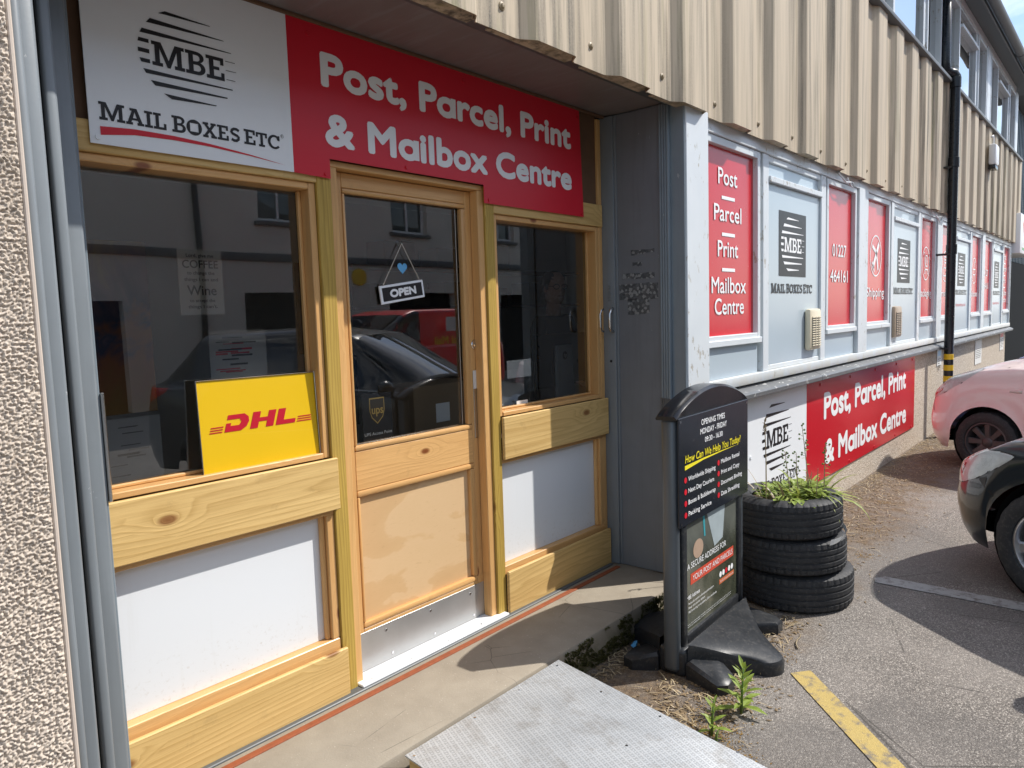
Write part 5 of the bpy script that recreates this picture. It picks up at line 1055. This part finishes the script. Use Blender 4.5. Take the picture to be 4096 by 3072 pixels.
q = MB().lathe([(.0001, .136), (.055, .122), (.083, .085), (.088, .04), (.085, .0), (.076, -.02)], (0, .014, 0), (0, 0, 1), 24); q.v = [(x, y * 1.18, z if y > -.03 else max(z, .062)) for x, y, z in q.v]; q.tf(HM).build('hair', 'hair', PE, smooth=True)
q = MB()
for s in (-1, 1): q.tube([(s * .033 + .024 * math.cos(t), -.096, .008 + .018 * math.sin(t)) for t in np.linspace(0, 2 * math.pi, 13)], .0025, 5); q.tube([(s * .057, -.094, .012), (s * .082, .0, .012)], .002, 5)
q.tube([(-.010, -.098, .01), (.010, -.098, .01)], .002, 5); q.tf(HM).build('glasses', 'black', PE)
q = MB(); q.box(-.009, .009, -.112, -.09, -.035, .012, .006); q.tf(HM).build('nose', 'skin', PE, smooth=True); q = MB(); q.box(-.024, .024, -.091, -.086, -.066, -.056, .002); q.tf(HM).build('mouth', plain('lips', (.34, .14, .11), .5), PE)
for s in (-1, 1): q = MB(); q.box(s * .078 - .006, s * .078 + .006, -.012, .018, -.03, .03, .006); q.tf(HM).build('ear', 'skin', PE, smooth=True)
for s in (-1, 1):
    bxx, byy, bzz = px + s * .19, py - .27, pz + 1.02; V2 = [(bxx, byy, bzz), (bxx, byy - .06, bzz - .01)]; E2 = [(0, 1)]; R2 = [(.028, .018), (.036, .016)]
    for i, (dx, ln) in enumerate(((-.032, .07), (-.011, .08), (.011, .075), (.032, .06))): k = len(V2); V2 += [(bxx + dx, byy - .09, bzz - .012), (bxx + dx, byy - .09 - ln * .5, bzz - .02), (bxx + dx, byy - .09 - ln * .8, bzz - .04)]; E2 += [(1, k), (k, k + 1), (k + 1, k + 2)]; R2 += [.009, .0085, .008]
    k = len(V2); V2 += [(bxx - s * .045, byy - .03, bzz - .01), (bxx - s * .062, byy - .07, bzz - .02)]; E2 += [(0, k), (k, k + 1)]; R2 += [.011, .009]
    skin('hand', 'skin', V2, E2, R2, PE, 1)

# ------------------------------------------------------------------ cars
def cr(pts, v):
    """Catmull-Rom through control points at real index v"""
    n = len(pts); i = min(int(v), n - 2); t = v - i; p = [np.array(pts[max(0, min(n - 1, i + k))], float) for k in (-1, 0, 1, 2)]
    return .5 * (2 * p[1] + (p[2] - p[0]) * t + (2 * p[0] - 5 * p[1] + 4 * p[2] - p[3]) * t * t + (3 * p[1] - p[0] - 3 * p[2] + p[3]) * t ** 3)
class Car:
    def __init__(s, name, label, cat, paint, nose, fwd, L_, W, Rw, xf, xr, belt, top, nosep, rearp, zs=.19, rc=.62, rr=.45, group=None, rim='silver', spokes=7, van=False):
        s.L, s.W, s.Rw, s.xf, s.xr, s.belt, s.topp, s.nosep, s.rearp, s.zs, s.rc, s.rr, s.van = L_, W, Rw, xf, xr, belt, top, nosep, rearp, zs, rc, rr, van
        s.O = Vector(nose); s.f = Vector(fwd).normalized(); s.s = Vector((-s.f.y, s.f.x, 0)); s.Ra = Rw + .055
        c = s.O - s.f * L_ / 2; s.root = thing(name, label, cat, (c.x, c.y, 0), group); s.rim = rim; s.spokes = spokes; s.paint = paint
    def ip(s, tab, x): return float(np.interp(x, [a for a, _ in tab], [b for _, b in tab]))
    def plan(s, xb):
        a = min(1, xb / s.rc); b = min(1, (s.L - xb) / s.rr); f = lambda t, n: max(0, 1 - (1 - t) ** n) ** (1 / n)
        return f(max(0, a), 2.5) * f(max(0, b), 2.8)
    def sec(s, xb):
        zs = s.zs + .03 * math.exp(-xb / .3); ar = 0
        for xc in (s.xf, s.xr):
            d = abs(xb - xc)
            if d < s.Ra: zs = max(zs, s.Rw + math.sqrt(s.Ra ** 2 - d * d)); ar = 1
        zb = s.ip(s.belt, xb); T_ = s.ip(s.topp, xb); zs = min(zs, zb - .1); k = min(1, max(0, (T_ - zb - .08) / .42))
        y0 = .93 + .055 * ar; ws = .78 if not s.van else .88; wr = .60 if not s.van else .78
        pts = [(y0, zs), (.985, zs + (zb - zs) * .18), (1, zs + (zb - zs) * .5), (.985, zb - .05 - .02 * k), (.955, zb - .008)]
        h = T_ - zb
        pts += [((1 - k) * .86 + k * .90, zb + .012 + .25 * k * h * .25), ((1 - k) * .66 + k * ws, zb + (1 - k) * h * .62 + k * (h * .80)), ((1 - k) * .40 + k * wr, zb + (1 - k) * h * .88 + k * (h * .965)), ((1 - k) * .2 + k * .3, zb + h * .985), (0, zb + h)]
        return pts
    def F(s, xb, v, side=1, off=0):
        def raw(xb, v):
            y, z = cr(s.sec(xb), v); w = s.plan(xb); x = xb + s.ip(s.nosep, z) * math.exp(-(xb / .42) ** 1.3) - s.ip(s.rearp, z) * math.exp(-((s.L - xb) / .4) ** 1.3)
            return Vector((x, max(0, y) * s.W / 2 * w, z))
        p = raw(xb, v)
        if off:
            e = .004; a = raw(min(s.L, xb + e), v) - raw(max(0, xb - e), v); b = raw(xb, min(8.999, v + .02)) - raw(xb, max(0, v - .02)); n = a.cross(b)
            if n.length > 1e-9:
                n.normalize()
                if n.y < 0 and abs(n.y) > .05 or (abs(n.y) <= .05 and n.z < 0): n = -n
                p = p + n * off
        return s.O - s.f * p.x + s.s * (p.y * side) + Vector((0, 0, p.z))
    def loc(s, x, y, z): return s.O - s.f * x + s.s * y + Vector((0, 0, z))
    def vz(s, xb, z):
        vv = np.linspace(0, 5, 60); zz = [cr(s.sec(xb), a)[1] for a in vv]; return float(np.interp(z, zz, vv))
    def body(s):
        xs = set(np.linspace(0, 1, 14) ** 2 * .9) | set(np.linspace(.9, s.L - .6, 40)) | set(s.L - np.linspace(0, 1, 12) ** 2 * .6)
        for xc in (s.xf, s.xr): xs |= set(xc + s.Ra * np.cos(np.linspace(0, math.pi, 26)) * .9995)
        xs = sorted(x for x in xs if 0 <= x <= s.L); xs = [x for i, x in enumerate(xs) if i == 0 or x - xs[i - 1] > .003]; vs_ = list(np.linspace(0, 9 - 1e-6, 40)); q = MB(); n = len(vs_)
        for side in (1, -1):
            q.add([s.F(x, v, side) for x in xs for v in vs_], [(i * n + j, (i + 1) * n + j, (i + 1) * n + j + 1, i * n + j + 1) for i in range(len(xs) - 1) for j in range(n - 1)])
        bm = bmesh.new(); o = q.build('body', s.paint, s.root, smooth=True); bm.from_mesh(o.data); bmesh.ops.remove_doubles(bm, verts=bm.verts, dist=.0008); bmesh.ops.recalc_face_normals(bm, faces=bm.faces); bm.to_mesh(o.data); bm.free(); s.b = o
        fl = MB(); fl.add([s.loc(x, y, .24) for x, y in ((.15, -.6), (.15, .6), (s.L - .15, .6), (s.L - .15, -.6))] + [s.loc(x, y, .30) for x, y in ((.15, -.6), (.15, .6), (s.L - .15, .6), (s.L - .15, -.6))], [(0, 1, 2, 3), (4, 5, 6, 7)]); fl.build('underbody', 'wheelwell', s.root)
        for xc in (s.xf, s.xr):
            for side in (1, -1):
                c = s.loc(xc, side * (s.W / 2 - .30), s.Rw); ax = s.s * side
                MB().lathe([(.02, .0), (s.Ra - .004, .0), (s.Ra - .004, .20)], c, ax, 40).build('arch_liner', 'wheelwell', s.root, auto=40); s.wheel(xc, side)
    def wheel(s, xc, side):
        Rw = s.Rw; c = s.loc(xc, side * (s.W / 2 - .215), Rw); ax = s.s * side; w = .195; rr = Rw * .66
        prof = [(rr, .0), (rr + .02, -.006), (Rw - .03, -.004), (Rw - .008, .012), (Rw, .03)] + [(Rw - d, h) for h, d in ((.06, 0), (.063, .007), (.07, .007), (.073, 0), (.122, 0), (.125, .007), (.132, .007), (.135, 0))] + [(Rw, w - .03), (Rw - .008, w - .012), (Rw - .035, w + .003), (rr + .03, w + .006), (rr + .006, w), (rr, w - .012)]
        t = MB().lathe(prof, c, ax, 64, fn=lambda r, h, k, j: r - .004 if (r > Rw - .012 and k % 3 == 0 and (h < .05 or h > w - .05)) else r, closed=True).build('wheel', 'rubber', s.root, auto=35)
        rimm = MB().lathe([(rr + .002, w - .010), (rr - .012, w - .006), (rr - .02, w - .02), (rr - .03, w - .09), (rr - .03, .02)], c, ax, 48); a = ax.orthogonal().normalized(); a = Vector((0, 0, 1)); b = ax.cross(a)
        for i in range(s.spokes):
            th = 2 * math.pi * i / s.spokes; d = a * math.cos(th) + b * math.sin(th); e = -a * math.sin(th) + b * math.cos(th); P = []
            for r_, hw_, h_ in ((.03, .035, w - .045), (rr * .5, .026, w - .032), (rr - .012, .036, w - .03)):
                P += [c + d * r_ - e * hw_ + ax * (h_ - .012), c + d * r_ - e * hw_ * .7 + ax * h_, c + d * r_ + e * hw_ * .7 + ax * h_, c + d * r_ + e * hw_ + ax * (h_ - .012)]
            rimm.add(P, [(i_ * 4 + j, i_ * 4 + j + 1, (i_ + 1) * 4 + j + 1, (i_ + 1) * 4 + j) for i_ in range(2) for j in range(3)])
        rimm.lathe([(.0001, w - .028), (.03, w - .03), (.05, w - .04), (.06, w - .06)], c, ax, 24); rimm.build('rim', s.rim, t, auto=40); MB().disc(c + ax * .05, rr - .005, ax, 32, .004).build('brake_disc', 'gutter', t)
    def patch(s, name, mat, xa, xb_, lo, hi, off, side=1, nx=16, nv=8, parent=None, v=False):
        """surface patch between curves lo(x) and hi(x) given as z-heights (or section parameter when v)"""
        q = MB(); P = []
        for i in range(nx + 1):
            x = xa + (xb_ - xa) * i / nx; a, b = s.ip(lo, x), s.ip(hi, x)
            if not v: a, b = s.vz(x, a), s.vz(x, b)
            P += [s.F(x, a + (b - a) * j / nv, side, off * (1 if 0 < i < nx and 0 < j < nv else .15)) for j in range(nv + 1)]
        q.add(P, [(i * (nv + 1) + j, (i + 1) * (nv + 1) + j, (i + 1) * (nv + 1) + j + 1, i * (nv + 1) + j + 1) for i in range(nx) for j in range(nv)]); return q.build(name, mat, parent or s.root, smooth=True)
    def seam(s, pts, side=1, w=.0035, name='panel_gap'):
        q = MB(); P = []
        for i, (x, z) in enumerate(pts):
            a = pts[max(0, i - 1)]; b = pts[min(len(pts) - 1, i + 1)]; d = Vector((b[0] - a[0], b[1] - a[1])); d = d.normalized() if d.length else Vector((1, 0)); n = Vector((-d.y, d.x)) * w
            for k in (-1, 1): P.append(s.F(max(.001, x + n.x * k), s.vz(x, z + n.y * k), side, .0015))
        q.add(P, [(2 * i, 2 * i + 1, 2 * i + 3, 2 * i + 2) for i in range(len(pts) - 1)]); q.build(name, 'black', s.root)
    def glass(s, cowl, rs, re, rb, pillars):
        s.patch('windscreen', 'carglass', cowl + .03, rs - .02, [(0, 5.9), (9, 5.9)], [(0, 8.99), (9, 8.99)], .004, 1, 14, 10, v=True); s.patch('windscreen', 'carglass', cowl + .03, rs - .02, [(0, 5.9), (9, 5.9)], [(0, 8.99), (9, 8.99)], .004, -1, 14, 10, v=True)
        if not s.van: 
            for side in (1, -1): s.patch('rear_window', 'carglass', re + .03, rb - .03, [(0, 6.2), (9, 6.2)], [(0, 8.99), (9, 8.99)], .004, side, 10, 8, v=True)
        for side in (1, -1):
            for a, b in pillars: s.patch('side_window', 'carglass', a, b, [(a, 4.9), (b, 4.9)], [(a, 5.5), (min(b, a + .55) , 6.55), (b, 6.6)] if a == pillars[0][0] else [(a, 6.6), (b, 6.5)], .004, side, 14, 6, v=True)
BLK = Car('parked_car', 'near-black estate car at the right edge, also mirrored in the shop windows', 'car', 'blackpaint', (5.86, -1.72, 0), (.47, .883, 0), 4.5, 1.80, .315, .84, 3.55,
    [(0, .60), (.12, .67), (.5, .845), (1.15, .955), (3.0, 1.0), (4.5, 1.04)], [(0, .63), (.12, .71), (.5, .90), (1.15, 1.02), (1.2, 1.04), (2.05, 1.52), (2.7, 1.60), (3.75, 1.57), (4.3, 1.15), (4.5, 1.06)],
    [(.15, .11), (.3, .04), (.45, 0), (.55, .01), (.66, .05), (.8, .14), (1.0, .3)], [(.2, .08), (.5, 0), (.8, .03), (1.1, .12)], .20)
BLK.body(); BLK.glass(1.2, 2.05, 3.75, 4.3, [(1.55, 2.6), (2.66, 3.6)])
lo, hi = [(.03, .600), (.07, .562), (.14, .550), (.26, .565), (.40, .625), (.52, .705), (.62, .786)], [(.03, .615), (.07, .665), (.14, .705), (.26, .755), (.40, .793), (.52, .804), (.62, .794)]
for side in (1, -1):
    BLK.patch('lamp_reflector', 'lampsilver', .032, .615, lo, hi, .002, side, 24, 8); BLK.patch('headlight', 'lens', .03, .62, lo, hi, .012, side, 26, 10)
    BLK.seam(lo, side, .004, 'lamp_gasket'); BLK.seam(hi, side, .004, 'lamp_gasket'); BLK.patch('lamp_bulb', 'blackgloss', .12, .24, [(.1, .60), (.3, .61)], [(.1, .66), (.3, .69)], .006, side); BLK.seam([(.42, .625), (.47, .585), (.52, .54)], side); BLK.patch('fog_lamp_trim', 'taillens', .08, .17, [(0, .28), (.3, .27)], [(0, .31), (.3, .33)], .003, side, 8, 4)
    BLK.seam([(1.45, .25), (1.44, .5), (1.40, .75), (1.38, .93)], side); BLK.seam([(2.6, .25), (2.62, .6), (2.63, .95)], side); BLK.seam([(.12, .675), (.3, .775), (.6, .868), (1.15, .95)], side, .003)
    BLK.patch('tail_lamp', 'taillens', 4.05, 4.46, [(4.05, .99), (4.46, .80)], [(4.05, 1.02), (4.46, 1.03)], .006, side); BLK.patch('window_trim', 'silver', 1.55, 3.75, [(1.5, 4.80), (3.8, 4.80)], [(1.5, 4.89), (3.8, 4.89)], .007, side, 24, 2, v=True); BLK.patch('window_trim', 'silver', 2.0, 3.75, [(1.5, 6.6), (3.8, 6.55)], [(1.5, 6.68), (3.8, 6.63)], .007, side, 24, 2, v=True)
    q = MB(); c_ = BLK.loc(1.62, side * .98, 1.02); q.lathe([(.0001, -.10), (.05, -.085), (.075, -.03), (.078, .03), (.05, .085), (.0001, .10)], c_, BLK.s, 18); q.build('door_mirror', 'blackpaint', BLK.root, smooth=True)
PNK = Car('parked_car', 'pale pink small car parked nose to the wall behind the black car', 'car', 'pinkpaint', (9.17, -.84, 0), (.36, .933, 0), 3.55, 1.66, .295, .78, 3.0,
    [(0, .66), (.10, .72), (.35, .90), (.7, 1.0), (1.0, 1.03), (2.6, 1.03), (3.5, 1.03)], [(0, .69), (.10, .77), (.35, .965), (.7, 1.07), (.95, 1.12), (1.65, 1.46), (2.2, 1.52), (2.9, 1.48), (3.25, 1.15), (3.5, 1.05)],
    [(.15, .12), (.3, .03), (.45, 0), (.6, .02), (.75, .07), (.9, .16), (1.1, .3)], [(.2, .08), (.5, 0), (.8, .03), (1.0, .1)], .18, rc=.56, rim='pinkalloy', spokes=8)
PNK.body(); PNK.glass(.95, 1.65, 2.9, 3.25, [(1.12, 2.1), (2.15, 2.9)])
lo, hi = [(.05, .685), (.10, .662), (.18, .672), (.34, .75), (.52, .86), (.70, .995)], [(.05, .70), (.10, .765), (.18, .83), (.34, .925), (.52, .985), (.70, 1.002)]
for side in (1, -1):
    PNK.patch('lamp_reflector', 'lampsilver', .052, .695, lo, hi, .002, side, 24, 8); PNK.patch('headlight', 'lens', .05, .70, lo, hi, .012, side, 26, 10); PNK.seam(lo, side, .005, 'lamp_gasket'); PNK.seam(hi, side, .005, 'lamp_gasket'); PNK.patch('painted_reflection', 'taillens', .10, .30, [(.1, .672), (.30, .765)], [(.1, .70), (.30, .80)], .005, side)  # small red patch paints a red reflection into the lower headlamp
    PNK.seam([(.16, .665), (.19, .60), (.22, .55)], side); PNK.seam([(1.26, .3), (1.28, .55), (1.24, .8), (1.2, 1.0)], side); PNK.seam([(.10, .725), (.25, .835), (.5, .94), (.95, 1.025)], side, .003)
    PNK.patch('side_repeater', 'amber', .99, 1.10, [(.9, .80), (1.2, .795)], [(.9, .812), (1.2, .835)], .006, side, 8, 4)
BLU = Car('parked_car', 'blue car just showing beyond the pink car', 'car', 'bluepaint', (11.95, -1.05, 0), (.36, .933, 0), 4.0, 1.74, .30, .70, 3.15,
    [(0, .66), (.12, .72), (.45, .93), (.95, 1.0), (2.6, 1.02), (4.0, 1.02)], [(0, .69), (.12, .77), (.45, 1.0), (.95, 1.09), (1.0, 1.10), (1.75, 1.46), (2.3, 1.50), (3.0, 1.46), (3.6, 1.15), (4.0, 1.05)],
    [(.15, .11), (.3, .04), (.45, 0), (.6, .02), (.75, .07), (.9, .16), (1.1, .3)], [(.2, .08), (.5, 0), (.8, .03), (1.0, .1)], .18)
BLU.body(); BLU.glass(1.0, 1.75, 3.0, 3.6, [(1.22, 2.15), (2.2, 3.1)])
# across the yard: seen mirrored in the shop glass
VAN = Car('delivery_van', 'red post van across the yard, mirrored in the door glass', 'van', 'vanred', (6.75, -8.15, 0), (-1, 0, 0), 4.4, 1.82, .32, .80, 3.55,
    [(0, .80), (.12, .9), (.6, 1.08), (1.0, 1.12), (4.4, 1.14)], [(0, .84), (.12, .94), (.6, 1.12), (1.05, 1.22), (1.75, 1.76), (2.0, 1.83), (4.2, 1.84), (4.4, 1.78)],
    [(.15, .11), (.3, .04), (.5, 0), (.65, .02), (.85, .08), (1.0, .16), (1.2, .3)], [(.2, .05), (.5, 0), (1.8, .04)], .22, rr=.2, van=True)
VAN.body(); VAN.glass(1.05, 1.75, 4.2, 4.4, [(1.35, 2.1)])
fvn = (Vector((6.75, -8.15 + .91, 0)), Vector((-1, 0, 0)), Vector((0, 0, 1)))
q = MB(); text(q, 'Royal Mail', fvn, -3.25, -2.35, 1.16, .15, .02, off=.03); q.build('van_lettering', 'yellowp', VAN.root); q = MB(); flat(q, fvn, [(-3.0, 1.40), (-2.65, 1.40), (-2.65, 1.66), (-3.0, 1.66)], .03); q.build('crest_panel', 'paper', VAN.root)
OB = thing('opposite_building', 'cream rendered building across the yard, mirrored in the shop glass', 'building', (8, -12, 0))
def wall_holes(x0, x1, z0, z1, y, holes, name, mat, parent):
    xs = sorted({x0, x1} | {h[0] for h in holes} | {h[1] for h in holes}); zs = sorted({z0, z1} | {h[2] for h in holes} | {h[3] for h in holes}); q = MB()
    for a, b in zip(xs, xs[1:]):
        for c, d in zip(zs, zs[1:]):
            if not any(h[0] <= a and b <= h[1] and h[2] <= c and d <= h[3] for h in holes): q.quad((a, y, c), (b, y, c), (b, y, d), (a, y, d))
    for h in holes:
        a, b, c, d = h; q.quad((a, y, c), (a, y - .25, c), (a, y - .25, d), (a, y, d)); q.quad((b, y, c), (b, y, d), (b, y - .25, d), (b, y - .25, c)); q.quad((a, y, d), (a, y - .25, d), (b, y - .25, d), (b, y, d)); q.quad((a, y, c), (b, y, c), (b, y - .25, c), (a, y - .25, c))
    return q.build(name, mat, parent)
hs = [(1.0, 3.6, 0, 2.3), (4.6, 5.7, 0, 2.2), (8.2, 10.6, 0, 2.35), (12.2, 14.6, 0, 2.35), (16.5, 18.6, 0, 2.3)] + [(x, x + 1.2, 3.9, 5.0) for x in (-4, -.5, 3, 8.6, 12.4, 16.0)]
YO = -12.2
wall_holes(-14, 26, 0, 6.6, YO, hs, 'wall', 'render_b', OB); bx('roof', 'slate', OB, -14, 26, YO - 7, YO + .4, 6.61, 6.9, .01); bx('string_course', 'darkgrey', OB, -14, 26, YO + .002, YO + .06, 3.05, 3.22, .01)
for i, h in enumerate(hs):
    if h[2] > 0:
        w = MB(); win_frame(w, h[0] + .01, h[1] - .01, h[2] + .01, h[3] - .01, .07, YO - .2, YO - .14); w.box((h[0] + h[1]) / 2 - .03, (h[0] + h[1]) / 2 + .03, YO - .2, YO - .14, h[2] + .08, h[3] - .08, .004); w = w.build('window', 'upvc', OB); bx('pane', 'carglass', w, h[0] + .05, h[1] - .05, YO - .19, YO - .185, h[2] + .05, h[3] - .05, 0); bx('window_sill', 'darkgrey', w, h[0] - .1, h[1] + .1, YO + .001, YO + .09, h[2] - .09, h[2] - .005, .01)
    else: bx('garage_door', 'brick_dark', OB, h[0], h[1], YO - .24, YO - .2, 0, h[3], 0)
MB().tube([(7.2, YO + .08, 6.5), (7.2, YO + .08, 0)], .06, 12).build('downpipe', 'pipe', OB, smooth=True); MB().disc((11.3, YO, 2.75), .22, (0, 1, 0), 24, .04).build('round_sign', 'tapey', OB)

for o in COL.objects:
    if o.parent and o.name.split('.')[0] in ('leaves', 'seed_heads', 'stems', 'text_lines', 'printed_lines'): o['kind'] = 'stuff'
